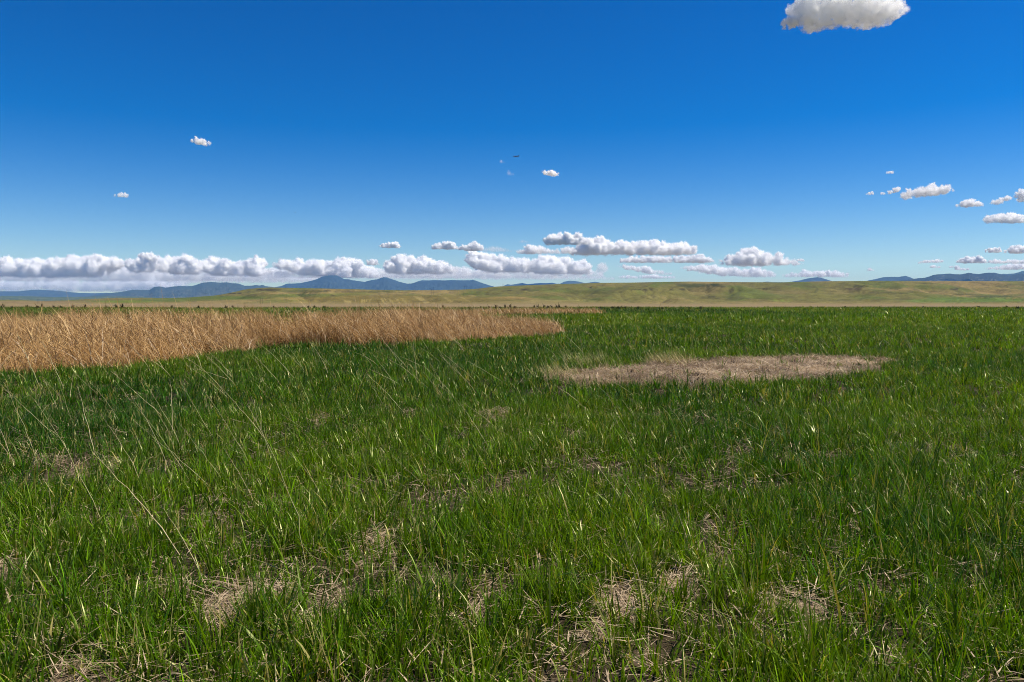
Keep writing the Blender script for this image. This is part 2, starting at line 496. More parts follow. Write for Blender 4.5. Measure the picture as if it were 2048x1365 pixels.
low = smooth(600, 606, PY)
C = C + (np.array((0.265, 0.225, 0.10)) - C) * (.45 * low)[..., None]
low2 = smooth(604.5, 608, PY + 1.5 * (fbm2(X / 90, Y / 60, 87, 3) - .5))
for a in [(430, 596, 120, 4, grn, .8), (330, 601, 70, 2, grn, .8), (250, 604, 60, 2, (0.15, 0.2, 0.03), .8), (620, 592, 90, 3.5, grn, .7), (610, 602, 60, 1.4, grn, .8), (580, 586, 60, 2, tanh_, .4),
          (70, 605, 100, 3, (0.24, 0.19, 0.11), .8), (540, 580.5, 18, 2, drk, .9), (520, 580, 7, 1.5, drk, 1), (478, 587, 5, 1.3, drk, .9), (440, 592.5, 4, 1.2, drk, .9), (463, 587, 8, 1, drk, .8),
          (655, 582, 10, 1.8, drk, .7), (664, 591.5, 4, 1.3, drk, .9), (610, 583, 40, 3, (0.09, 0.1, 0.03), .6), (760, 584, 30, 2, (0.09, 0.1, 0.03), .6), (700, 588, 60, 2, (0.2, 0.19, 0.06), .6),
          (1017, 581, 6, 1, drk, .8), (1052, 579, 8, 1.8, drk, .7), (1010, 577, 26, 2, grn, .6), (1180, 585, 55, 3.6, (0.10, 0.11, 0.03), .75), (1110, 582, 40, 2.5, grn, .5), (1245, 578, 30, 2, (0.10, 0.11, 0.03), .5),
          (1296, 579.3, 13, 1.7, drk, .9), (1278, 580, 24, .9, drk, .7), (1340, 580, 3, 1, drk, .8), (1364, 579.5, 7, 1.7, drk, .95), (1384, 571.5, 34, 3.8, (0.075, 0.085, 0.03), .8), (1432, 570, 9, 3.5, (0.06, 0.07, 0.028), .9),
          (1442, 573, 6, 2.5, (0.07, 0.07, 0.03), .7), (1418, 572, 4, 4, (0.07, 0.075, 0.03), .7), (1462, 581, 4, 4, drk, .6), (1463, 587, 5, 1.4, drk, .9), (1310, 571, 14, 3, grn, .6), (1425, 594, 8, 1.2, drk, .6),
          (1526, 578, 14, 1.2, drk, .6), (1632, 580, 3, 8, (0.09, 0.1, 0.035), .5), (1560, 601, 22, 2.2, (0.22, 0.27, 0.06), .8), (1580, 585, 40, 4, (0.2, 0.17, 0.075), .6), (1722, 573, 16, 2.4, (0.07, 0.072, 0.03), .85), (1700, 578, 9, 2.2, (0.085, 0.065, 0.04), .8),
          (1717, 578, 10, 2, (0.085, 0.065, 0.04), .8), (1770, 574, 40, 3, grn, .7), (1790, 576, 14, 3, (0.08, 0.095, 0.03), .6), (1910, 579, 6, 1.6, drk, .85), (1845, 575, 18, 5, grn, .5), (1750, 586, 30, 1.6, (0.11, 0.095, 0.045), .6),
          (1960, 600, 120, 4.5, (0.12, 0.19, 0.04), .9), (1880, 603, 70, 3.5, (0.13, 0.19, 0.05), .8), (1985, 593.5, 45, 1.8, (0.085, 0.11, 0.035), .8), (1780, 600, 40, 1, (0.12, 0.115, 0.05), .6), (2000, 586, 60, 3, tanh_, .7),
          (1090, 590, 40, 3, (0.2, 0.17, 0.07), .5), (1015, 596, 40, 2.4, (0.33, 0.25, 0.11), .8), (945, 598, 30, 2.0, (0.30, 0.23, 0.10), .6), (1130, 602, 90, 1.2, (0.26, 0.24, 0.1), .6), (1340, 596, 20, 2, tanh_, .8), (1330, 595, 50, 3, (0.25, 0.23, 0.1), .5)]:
    dab(*a)
# ploughed strips and pale stubble stripes below the left hill
dab(800, 600, 230, 9, (0.20, 0.165, 0.055), .75, .3)
for x0, x1, x2, x3, ya, yb, k in [(686, 703, 695, 703, 601, 609, .6), (697, 699, 701, 703, 601, 609, .5), (722, 724, 724, 725.5, 599, 609, .8), (727, 729, 728, 729.5, 599, 609, .8), (731, 733, 731, 733, 599, 609, .7), (740, 742, 739, 741, 599, 607, .4),
                                 (760, 764, 768, 772, 597, 609, .75), (768, 770, 776, 778, 597, 609, .7), (774, 779, 786, 790, 597, 609, .5), (790, 793, 800, 803, 597, 609, .6), (800, 806, 812, 818, 597, 609, .35),
                                 (825, 836, 850, 862, 593, 607, .55), (838, 842, 856, 860, 593, 607, .5), (858, 862, 872, 876, 596, 606, .3), (884, 892, 905, 912, 595, 606, .4), (918, 924, 935, 940, 594, 603, .3), (655, 672, 640, 655, 602, 609, .3)]:
    dabq([(x0, ya), (x1, ya), (x3, yb), (x2, yb)], pale, k)
C = C + (np.array((0.30, 0.235, 0.135)) - C) * (.6 * low2)[..., None]
C = C * np.array((.66, .63, .50))
M_hill = land_mat('hill_grass', ((0.01, 0.12), (0.06, 0.22), (0.35, 0.2)), bump=(0.12, 3.0))
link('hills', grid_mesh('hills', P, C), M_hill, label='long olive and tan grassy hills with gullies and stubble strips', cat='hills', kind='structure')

# ------------------------------------------------------------------ mountains
def mountain(name, pts, D, depth, rgb, rgb2, label, seed, rough_amp=1.0, fade=None):
    f = interp(pts)
    x0, x1 = pts[0][0], pts[-1][0]
    n = int((x1 - x0) * 2.2) + 20
    bx = np.linspace(x0, x1, n)
    v = np.concatenate([np.linspace(0, 1, 46), np.linspace(1, 2, 12)[1:]])
    Bx, Vv = np.meshgrid(bx, v)
    Yd = D - depth + depth * Vv
    X = (Bx - CX) / F * Yd
    rid = f(Bx)
    Hr = (HOR - rid) / F * D + EYE
    jag = (fbm2(Bx * .25, Bx * 0 + seed, seed, 4) - .5) * .8 * rough_amp * D / F
    Hr = Hr + jag
    vc = np.clip(Vv, 0, 1)
    sc_ = D / F * 14
    warp = fbm2(X / (3 * sc_), Yd / (3 * sc_), seed + 2, 3) * 1.6
    rg = np.abs(fbm2(X / sc_ + warp, Yd / (2.2 * sc_) + warp, seed + 3, 5) - .5) * 2
    Z = Hr * (vc ** 1.15) * np.where(Vv > 1, 1 - .9 * (Vv - 1), 1)
    Z = Z - np.sin(np.pi * vc) * np.maximum(Hr, 30) * (.22 * (rg.max() * .55 - rg)) * (Vv <= 1)
    lim = EYE + (HOR - rid) / F * Yd + jag * Yd / D
    Z = np.where(Vv < .999, np.minimum(Z, lim - D * 2e-4), Z)
    Z = np.where(Vv < .01, -20, Z)
    nn = fbm2(X / (sc_ * .8), Yd / sc_, seed + 5, 5)
    k = smooth(.45, .62, nn + .35 * (.4 - vc))[..., None]
    C = np.array(rgb) * (1 - k) + np.array(rgb2) * k
    link(name, grid_mesh(name, np.stack([X, Yd, Z], -1), C), M_mount, label=label, cat='mountains', kind='structure')

M_mount = land_mat('mountain_forest', ((0.0012, 0.15), (0.006, 0.10)), bump=(0.003, 22.0))
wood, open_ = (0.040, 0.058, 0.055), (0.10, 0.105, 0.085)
mountain('mountain_range', [(-500, 586), (-200, 584), (-40, 583.5), (0, 583), (40, 583), (60, 580.7), (75, 580), (100, 581), (120, 582), (132, 583.5), (160, 586.3), (190, 587), (215, 586.2), (240, 587), (300, 592), (360, 600)],
         20500, 5000, wood, (0.08, 0.085, 0.06), 'long low flat-topped blue range at the far left', 101, .5)
mountain('foothills', [(-500, 597), (-60, 596), (0, 592.5), (60, 593), (110, 594.5), (170, 593.8), (230, 593), (280, 594), (330, 597), (420, 603)],
         9000, 3500, (0.06, 0.085, 0.045), (0.11, 0.115, 0.06), 'low blue green foothills in front of the flat far left range', 111, .4)
mountain('mountain_range', [(150, 597), (190, 591), (215, 587), (245, 584), (262, 581), (272, 580), (285, 580.6), (300, 581), (306, 577), (311, 574.5), (320, 573.5), (326, 574), (332, 576), (345, 574), (360, 572.5), (375, 573), (388, 572.2), (400, 568), (410, 565.5), (418, 564.9), (425, 564.6), (440, 566),
                            (455, 565), (465, 567), (478, 567.5), (490, 572), (505, 572), (513, 570.5), (520, 571.5), (526, 570.5), (533, 573), (550, 575), (580, 580), (640, 590)],
         15000, 4500, wood, (0.075, 0.085, 0.072), 'blue ridge with bare patches rising left of the rounded hill', 121, .9)
mountain('mountain_range', [(480, 588), (520, 580), (548, 575.5), (562, 573), (575, 568), (600, 567), (615, 564), (632, 560), (645, 554), (654, 551.8), (664, 550.8), (674, 551.6), (682, 555), (690, 559), (698, 559), (705, 561), (720, 563), (730, 564.3), (745, 560.5), (755, 559.3),
                            (762, 556.5), (768, 555), (775, 555.6), (785, 559), (800, 564.5), (815, 568), (823, 567.8), (832, 565.2), (843, 563.5), (858, 562.5), (885, 562), (903, 560.6), (912, 561), (940, 561.2), (946, 560), (952, 562), (960, 565), (975, 570), (985, 573), (1000, 577), (1030, 588)],
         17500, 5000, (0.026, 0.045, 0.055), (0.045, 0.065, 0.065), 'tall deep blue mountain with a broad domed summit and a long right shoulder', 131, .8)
mountain('mountain_range', [(815, 575), (832, 565), (840, 562), (846, 560.8), (858, 561.3), (870, 560.6), (890, 561.4), (905, 562.5), (940, 570)],
         20500, 2600, wood, open_, 'pale blue crest showing just behind the long right shoulder of the tall mountain', 141, .6)
mountain('mountain_range', [(1000, 580), (1008, 572), (1015, 569), (1022, 570.2), (1035, 568), (1045, 566.6), (1055, 569), (1065, 568), (1080, 566.5), (1095, 567), (1105, 566), (1112, 568), (1120, 568), (1128, 564), (1138, 562), (1148, 562.2), (1158, 564), (1170, 567), (1180, 565.3), (1190, 564), (1200, 566), (1215, 570), (1240, 580)],
         20500, 2600, wood, wood, 'row of small blue peaks peeping over the ridge right of the tall mountain', 151, .5)
mountain('mountain_range', [(1510, 572), (1525, 564.6), (1533, 563.8), (1545, 565), (1575, 565), (1600, 561), (1615, 557), (1625, 556), (1633, 554.9), (1640, 556), (1650, 559), (1660, 562), (1680, 570)],
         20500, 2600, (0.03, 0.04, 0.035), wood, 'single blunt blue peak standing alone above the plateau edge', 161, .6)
mountain('mountain_range', [(1710, 572), (1735, 561.5), (1750, 558.5), (1765, 555), (1780, 554.2), (1795, 554.6), (1803, 553.4), (1809, 552.3), (1818, 555.2), (1825, 558), (1850, 566)],
         19000, 2600, (0.03, 0.04, 0.035), wood, 'sloping blue crest with a nick, left of the dark wooded range', 171, .7)
mountain('mountain_range', [(1780, 566), (1800, 561.5), (1825, 558), (1848, 556), (1858, 553), (1866, 550), (1880, 549), (1897, 547.8), (1908, 549.3), (1920, 549.3), (1935, 546.2), (1945, 548), (1955, 549), (1970, 546.2), (1985, 546), (2000, 549), (2015, 552), (2025, 551), (2035, 549), (2048, 548), (2120, 545), (2300, 552), (2600, 565)],
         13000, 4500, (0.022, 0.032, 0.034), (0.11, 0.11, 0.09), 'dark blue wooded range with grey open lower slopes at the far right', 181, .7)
mountain('mountain_range', [(1990, 560), (2003, 548.2), (2012, 548.6), (2025, 547.6), (2034, 545.5), (2040, 543), (2060, 541), (2100, 541), (2200, 546), (2300, 560)],
         16500, 2600, wood, wood, 'blue peak cut off by the right frame edge behind the dark wooded range', 191, .6)

# ------------------------------------------------------------------ meadow grass
M_grass = leaf_mat('green_blades', rough=0.33, spec=0.42, transl=0.30, vary=0.2, scale=25, tint=(1.4, 1.4, 0.25))
M_grass.node_tree.nodes['Principled BSDF'].inputs['Specular Tint'].default_value = (1.0, 0.94, 0.55, 1)
M_straw = leaf_mat('dry_straw', rough=0.55, spec=0.4, transl=0.12, vary=0.2, scale=60, tint=(1.1, 1, .8))
M_reed = leaf_mat('dry_reed', rough=0.5, spec=0.4, transl=0.12, vary=0.15, scale=20, tint=(1.1, .95, .7))

def scatter(y0, y1, dens, half=0.70, pad=1.2):
    """random roots in the visible fan between two distances"""
    A = half * (y1 ** 2 - y0 ** 2) + 2 * pad * (y1 - y0)
    n = int(A * dens)
    y = np.sqrt(y0 ** 2 + rng.random(n) * (y1 ** 2 - y0 ** 2))
    x = (rng.random(n) * 2 - 1) * (half * y + pad)
    return x, y

def mixc(a, b, t):
    return np.asarray(a) * (1 - t[:, None]) + np.asarray(b) * t[:, None]

def grass_colour(x, y, n):
    side = np.clip(x / (0.64 * y + .5) * .5 + .5, 0, 1)
    big = fbm2(x * .35, y * .2, 201, 3)
    side = side + .35 * smooth(24, 34, y) * (1 - smooth(60, 95, y)) * smooth(.5, .85, side) - .35 * smooth(80, 120, y)
    t = np.clip(.15 + .55 * side + 1.6 * (big - .5) + rng.normal(0, .22, n), 0, 1)
    c = mixc((0.019, 0.074, 0.0016), (0.090, 0.160, 0.0010), t)
    c *= np.exp(rng.normal(0, .34, n))[:, None]
    fb = smooth(40, 70, y) * (fbm2(x * .035, y * .016, 205, 4, .6) - .5) * 3.2
    fb2 = np.clip(fb, 0, 1) * .75
    c = c * np.exp(.5 * fb)[:, None] * (1 - fb2[:, None]) + np.array((0.125, 0.150, 0.002)) * fb2[:, None]
    ed = smooth(175, 245, y)[:, None] * .55
    c = c * (1 - ed) + np.array((0.085, 0.095, 0.010)) * ed
    return c

def grass_zone(y0, y1, dens, K, hmean, wmean, dry=.035, per=11):
    tx, ty = scatter(y0, y1, dens / per)
    cl = fbm2(tx * 1.6, ty * 1.6, 211, 3)
    k = rng.random(len(tx)) > .75 * smooth(.52, .38, cl)
    tx, ty = tx[k], ty[k]
    nt_ = len(tx)
    cnt = rng.poisson(per, nt_) + 1
    ti = np.repeat(np.arange(nt_), cnt)
    n = len(ti)
    ta = rng.random(n) * 2 * np.pi
    tr_ = np.abs(rng.normal(0, 1, n)) * (.022 + 2.6 * wmean) * (.6 + .9 * rng.random(nt_))[ti]
    x, y = tx[ti] + np.sin(ta) * tr_, ty[ti] + np.cos(ta) * tr_
    s = straw_mask(x, y)
    keep = rng.random(n) > np.minimum(1.12 * s, .985)
    bmask = bare_mask(x, y)
    keep &= ~bmask | (rng.random(n) < .004) | ((rng.random(nt_) < .012)[ti])
    keep &= ~reed_mask(x, y) | (rng.random(n) < .02)
    keep &= y < field_edge(x) + rng.normal(0, 14, n) * (y > 100)
    tone = rng.normal(0, 1, nt_)[ti]
    th = np.exp(rng.normal(0, .26, nt_))[ti] * (.70 + .62 * fbm2(tx * .9, ty * .9, 221, 3))[ti]
    dryt = (rng.random(nt_) < .03)[ti]
    x, y, s, ta, tone, th, dryt, tr_ = [q[keep] for q in (x, y, s, ta, tone, th, dryt, tr_)]
    n = len(x)
    h = hmean * th * np.exp(rng.normal(0, .24, n)) * (1 - .3 * s)
    w = wmean * np.exp(rng.normal(0, .32, n))
    az = ta + rng.normal(0, .7, n)
    th0 = np.abs(rng.normal(.10, .16, n)) + np.clip(tr_ / (.05 + 5 * wmean), 0, 1) * .22
    th1 = np.abs(rng.normal(.35, .45, n))
    fl = rng.random(n) < .16
    th1[fl] += rng.random(fl.sum()) * 1.8
    col = grass_colour(x, y, n) * np.exp(.22 * tone)[:, None]
    d = (rng.random(n) < (dry + .25 * s)) | (dryt & (rng.random(n) < .6))
    col[d] = mixc((0.28, 0.22, 0.07), (0.40, 0.36, 0.13), rng.random(d.sum()))
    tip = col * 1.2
    yl = rng.random(n) < .07
    tip[yl] = mixc((0.2, 0.2, 0.05), (0.36, 0.31, 0.12), rng.random(yl.sum()))
    roots = np.stack([x, y, relief(x, y) - .01], -1)
    yaw = np.where(rng.random(n) < .6, -az + rng.normal(0, .5, n), rng.random(n) * np.pi)
    return blades(roots, h, w, az, th0, th1, yaw, K, col, tip, 2.2)

g = [grass_zone(1.6, 6.0, 3800, 4, .148, .0072), grass_zone(6.0, 12.0, 2900, 3, .138, .0078), grass_zone(12.0, 26.0, 950, 3, .158, .0108, .04),
     grass_zone(26.0, 60.0, 200, 2, .20, .020, .05), grass_zone(60.0, 130.0, 30, 2, .32, .05, .04, 8), grass_zone(130.0, 300.0, 6, 1, .36, .13, .12, 5)]
gv, gf, gs, gc = join(g)
print('grass verts', len(gv))
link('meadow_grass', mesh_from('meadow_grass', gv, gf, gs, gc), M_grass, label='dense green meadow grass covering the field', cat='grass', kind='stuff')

# ------------------------------------------------------------------ straw litter
def litter(x, y, hm, wm, K=2, zmax=.05, pale_=.62):
    n = len(x)
    h = np.minimum(hm * np.exp(rng.normal(0, .4, n)), 1.6 * hm); w = wm * np.exp(rng.normal(0, .3, n))
    z = relief(x, y) + rng.random(n) ** 1.5 * zmax + .004
    col = mixc((0.20, 0.138, 0.078), (0.54, 0.425, 0.275), np.clip(rng.normal(pale_, .28, n), 0, 1))
    return blades(np.stack([x, y, z], -1), h, w, rng.random(n) * 2 * np.pi, rng.normal(1.42, .12, n), rng.normal(.1, .25, n), rng.random(n) * np.pi, K, col, wpow=6)

parts = []
x, y = scatter(1.6, 12, 3600)
k = rng.random(len(x)) < np.maximum(straw_mask(x, y), .06 + .09 * (1 - smooth(3.6, 7.5, y)))
parts.append(litter(x[k], y[k], .13, .0046, 3, .08, .6))
x, y = scatter(10, 27, 900)
k = bare_mask(x, y)
x, y = x[k], y[k]
# dark rotted clumps lying on the bare patch
for q in range(30):
    px, py = random.uniform(1230, 1760), random.uniform(724, 772)
    c = ground_at(px, py)
    if not bare_mask(c[None, 0], c[None, 1])[0]:
        continue
    n = 34
    xx, yy = c[0] + rng.normal(0, random.uniform(.05, .16), n), c[1] + rng.normal(0, .07, n)
    parts.append(blades(np.stack([xx, yy, relief(xx, yy)], -1), .11 * np.exp(rng.normal(0, .35, n)), np.full(n, .016), rng.random(n) * 6.28, np.abs(rng.normal(.9, .35, n)), rng.normal(.3, .3, n), rng.random(n) * np.pi, 2,
                        mixc((0.030, 0.020, 0.011), (0.085, 0.058, 0.034), rng.random(n)), wpow=4))
hl = smooth(0.55, 0.68, fbm2(x * 2.0, y * 1.1, 91, 4))
k = rng.random(len(x)) > hl * .95
parts.append(litter(x[k], y[k], .17, .011, 2, .07, .22 + 1.9 * (fbm2(x[k] * 1.1, y[k] * .8, 93, 4) - .45)))
x, y = scatter(12, 20, 160)
k = rng.random(len(x)) < straw_mask(x, y) * .8 + .04
parts.append(litter(x[k], y[k], .15, .008, 2, .08))
# short upright dry stubble along the rims of the bare patch
x, y = scatter(11, 26, 420)
k = rng.random(len(x)) < np.where(CX + F * x / y < 1320, 1.0, .38)
x, y = x[k], y[k]
o_ = in_poly(*ragged(x, y, .55), BARE)
i_ = in_poly(x + .25, y * 1.03, BARE) & in_poly(x - .25, y * .97, BARE)
k = o_ & (~i_ | (rng.random(len(x)) < .05))
x, y = x[k], y[k]; n = len(x)
parts.append(blades(np.stack([x, y, relief(x, y)], -1), .17 * np.exp(rng.normal(0, .35, n)), np.full(n, .009), rng.normal(-1.3, 1.0, n), np.abs(rng.normal(.25, .2, n)), np.abs(rng.normal(.3, .3, n)),
                    rng.random(n) * np.pi, 2, mixc((0.26, 0.20, 0.09), (0.38, 0.31, 0.15), rng.random(n))))
lv, lf, ls, lc = join(parts)
link('straw_litter', mesh_from('straw_litter', lv, lf, ls, lc), M_straw, label='flattened pale straw on the bare patch and in gaps of the grass', cat='straw', kind='stuff')

# pale standing tufts at the left end and on top of the bare patch: countable, each a thing
def tuft_mesh(name, n, h, spread, lean, seed, c0, c1, w=.008):
    r = np.random.default_rng(seed)
    roots = np.stack([r.normal(0, spread, n), r.normal(0, spread * .7, n), np.full(n, -.02)], -1)
    b = blades(roots, h * np.exp(r.normal(0, .3, n)), np.full(n, w), r.normal(-1.35, .55, n), np.abs(r.normal(lean, .2, n)), np.abs(r.normal(.35, .3, n)), r.random(n) * np.pi, 3, mixc(c0, c1, r.random(n)))
    return mesh_from(name, *b)

# ------------------------------------------------------------------ dry reeds
def reed_block(x, y, hscale, lean, K=5, w=.011, seed=0):
    n = len(x)
    nz_ = fbm2(x * .9, y * .9, 301 + seed, 3)
    h = hscale * (.72 + .62 * nz_) * np.exp(rng.normal(0, .15, n))
    h = h * np.where(rng.random(n) < .4, rng.uniform(.45, .8, n), 1.0)
    az = rng.normal(-1.4, .85, n) + 3.4 * (fbm2(x * 1.1, y * .9, 303, 3) - .5)
    pxx = CX + F * x / y
    az = az - 1.35 * smooth(515, 545, pxx) * (1 - smooth(850, 900, pxx)) * (1 - smooth(31, 34, y))
    lm = .75 + 1.1 * fbm2(x * .8, y * .8, 307, 3) - .3
    th0 = np.abs(rng.normal(lean * .7, .28, n)) * lm; th1 = np.abs(rng.normal(lean * .9, .55, n)) * lm
    hol = (pxx > 528) & (pxx < 880) & (y < 34.5)
    th0 = np.where(hol, th0 * .3, th0); th1 = np.where(hol, rng.uniform(1.2, 2.1, n), th1); h = np.where(hol, np.maximum(h, hscale * .85), h)
    cu = rng.random(n) < .14
    th1[cu] += .6 + rng.random(cu.sum()) * 1.7
    col = mixc((0.20, 0.098, 0.026), (0.52, 0.325, 0.115), np.clip(rng.normal(.45, .33, n), 0, 1))
    col = col * (.55 + .9 * fbm2(x * .9 + 3, y * .45, 341, 3))[:, None]
    pl = rng.random(n) < .035
    col[pl] = (0.48, 0.38, 0.25)
    ww = w * np.exp(rng.normal(0, .3, n)); ww[pl] *= 1.5
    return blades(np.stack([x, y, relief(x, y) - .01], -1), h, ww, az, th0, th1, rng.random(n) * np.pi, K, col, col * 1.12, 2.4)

ra = np.array(REEDS)
bx0, bx1, by0, by1 = ra[:, 0].min(), ra[:, 0].max(), ra[:, 1].min(), ra[:, 1].max()
bx0 = max(bx0, -0.75 * by1)
n = int((bx1 - bx0) * (by1 - by0) * 190)
x = bx0 + rng.random(n) * (bx1 - bx0); y = by0 + rng.random(n) * (by1 - by0)
k = reed_mask(x, y) & (np.abs(x) < .72 * y + 2)
x, y = x[k], y[k]
pxr = CX + F * x / y
hs = 1.6 * (.74 + .52 * fbm2(x * .38, y * .38, 319, 3)) * (1 - .52 * smooth(850, 1120, pxr)) * (1 - .16 * smooth(350, 0, pxr))
# thinner and greener gap in the back left of the bed
den = smooth(.41, .56, fbm2(x * 1.0, y * .55, 317, 3))
gap = .9 * (1 - den)
alc = (pxr > 528) & (pxr < 880) & in_poly(x, y, REEDS) & ~in_poly(x, y - 2.0, REEDS)
gap = np.where(alc, .96, gap)
gap = np.maximum(gap, smooth(30, 34, y) * (1 - smooth(-14, -8, x)) * .8 * smooth(.35, .6, fbm2(x * .3, y * .3, 311, 2)))
k = rng.random(len(x)) > gap
r1 = reed_block(x[k], y[k], hs[k], 1.12, 5, .0085)
# broken lower leaves filling the foot of the bed
m = (rng.random(len(x)) < .35) & ~alc
r2 = reed_block(x[m], y[m] - .1, hs[m] * .5, .9, 3, .012, 5)
# tangled dead leaves hanging on the leaning stems at every height
m = (rng.random(len(x)) < .8) & (rng.random(len(x)) > gap) & ~alc
xm, ym, hm_ = x[m], y[m], hs[m]
n = len(xm)
zz = rng.random(n) ** .8 * hm_ * .62
ro = np.stack([xm - zz * .75 + rng.normal(0, .1, n), ym + rng.normal(0, .25, n), zz], -1)
cl_ = mixc((0.19, 0.092, 0.026), (0.56, 0.375, 0.155), np.clip(rng.normal(.5, .3, n), 0, 1))
r4 = blades(ro, .42 * np.exp(rng.normal(0, .4, n)), .012 * np.exp(rng.normal(0, .3, n)), rng.normal(-1.2, 1.3, n), np.abs(rng.normal(.7, .45, n)), rng.normal(.9, .8, n), rng.random(n) * np.pi, 4, cl_, cl_, 3)
rv, rf, rs, rc = join([r1, r2, r4])
print('reed verts', len(rv))
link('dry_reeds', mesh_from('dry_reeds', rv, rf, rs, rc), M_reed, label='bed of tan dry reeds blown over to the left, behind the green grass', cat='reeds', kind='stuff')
fa = np.array(FAR_REEDS)
n = int((fa[:, 0].max() - fa[:, 0].min()) * (fa[:, 1].max() - fa[:, 1].min()) * 22)
x = fa[:, 0].min() + rng.random(n) * np.ptp(fa[:, 0]); y = fa[:, 1].min() + rng.random(n) * np.ptp(fa[:, 1])
k = in_poly(*ragged(x, y, 1.2), FAR_REEDS) & (rng.random(n) < .35 + .9 * fbm2(x * .15, y * .06, 331, 3))
r3 = reed_block(x[k], y[k], np.full(k.sum(), 1.0), .75, 3, .05, 9)
link('dry_reeds', mesh_from('dry_reeds', *r3), M_reed, label='thin far strip of tan dry reeds beyond the tip of the big reed bed', cat='reeds', kind='stuff')

# ------------------------------------------------------------------ tall dry stalks, each a thing
M_stalk = plain_mat('dry_stem', (0.54, 0.44, 0.23), .45, .2, 9)
M_stalk2 = plain_mat('greenish_dry_stem', (0.43, 0.39, 0.17), .45, .2, 9)

def stalk_mesh(base, tip, sag, r0, seed, head=True):
    r = np.random.default_rng(seed)
    t = np.linspace(0, 1, 12)[:, None]
    d = tip - base
    L = np.linalg.norm(d)
    pts = d[None] * t + np.array([0, 0, 1.0])[None] * (sag * L * np.sin(np.pi * t)) + r.normal(0, .004 * L, (12, 3)) * np.sin(np.pi * t) + np.maximum(t - .3, 0) * np.array([r.normal(-.03, .07), r.normal(0, .05), r.normal(-.02, .04)]) * L - np.maximum(t - .3, 0) * 0
    rad_ = r0 * (1 - .72 * t[:, 0])
    for kk in (3, 6):
        rad_[kk] *= 1.35
    return quads_mesh('dry_stalk', [tube(pts, rad_, 5)]), pts

def spray_mesh(pts, L, seed, w):
    """dry seed spray at the tip"""
    r = np.random.default_rng(seed + 900)
    n = 16
    i = r.random(n) * 2.6
    idx = 11 - i
    lo = np.floor(idx).astype(int)
    fr = (idx - lo)[:, None]
    roots = pts[lo] * (1 - fr) + pts[np.minimum(lo + 1, 11)] * fr
    b = blades(roots, L * .055 * np.exp(r.normal(0, .4, n)), np.full(n, w), r.random(n) * 6.28, np.abs(r.normal(.6, .4, n)), r.normal(.3, .3, n), r.random(n) * np.pi, 2, np.tile((0.44, 0.36, 0.19), (n, 1)))
    return mesh_from('seed_spray', *b)

NAMED = [((208, 1044), (84, 800), 'long bent straw-coloured stalk leaning left, lowest of those by the left frame edge'),
         ((366, 1108), (206, 900), 'thick pale stalk leaning left with a kinked foot in the left foreground grass'),
         ((412, 1159), (326, 1005), 'short yellow stalk crossing just right of the thick kinked pale stalk'),
         ((613, 1125), (545, 795), 'tall thin stalk standing almost upright above the straw gap left of centre'),
         ((501, 980), (446, 893), 'short golden stalk alone in dark grass between the two tall left stalks'),
         ((284, 964), (217, 827), 'slim upright-leaning stalk behind the thick kinked pale stalk'),
         ((76, 923), (18, 767), 'dry stalk leaning left closest to the left frame edge at mid height'),
         ((531, 873), (440, 767), 'slim yellow stalk leaning left just behind the tall almost upright one'),
         ((5, 882), (82, 790), 'arched pale stalk bending right, against the lean of the others'),
         ((616, 1152), (492, 1111), 'nearly flat fallen stalk lying on the grass above the straw gap'),
         ((105, 1031), (92, 925), 'short upright brown stalk near the left frame edge'),
         ((1234, 976), (1163, 896), 'pale stalk leaning left in the open green right of centre'),
         ((1293, 1031), (1238, 944), 'straight pale stalk just below and right of the leaning one in the open green'),
         ((1305, 1221), (1245, 1070), 'golden stalk rising from the big straw heap right of centre'),
         ((1378, 1079), (1353, 1010), 'short orange stalk standing behind the big straw heap'),
         ((813, 825), (726, 749), 'long yellow stalk leaning left beside the small straw spot at centre'),
         ((978, 889), (918, 809), 'thin stalk in front of the pale straw spot at centre'),
         ((1170, 812), (1110, 765), 'pale stalk leaning left below the left end of the bare patch'),
         ((1270, 790), (1235, 768), 'forked pale stalk below the bare patch')]
for i, (b_, t_, lab) in enumerate(NAMED):
    base = ground_at(b_[0], b_[1], .10)
    base[2] = .06
    tip = at(t_[0], t_[1], base[1] + random.uniform(-.12, .18))
    L = np.linalg.norm(tip - base)
    root = bpy.data.objects.new('dry_stalk', None); COL.objects.link(root)
    root.location = base
    root.empty_display_size = .05
    tag(root, lab, 'grass stalk', 'tall dry stalks in the grass')
    me, pts = stalk_mesh(base, tip, random.uniform(.01, .05), (.0023 if i != 1 else .0034) * max(1, base[1] / 7), i)
    link('stem', me, M_stalk if i % 3 else M_stalk2, root)
    link('seed_spray', spray_mesh(pts, L, i, .0022), M_straw, root)

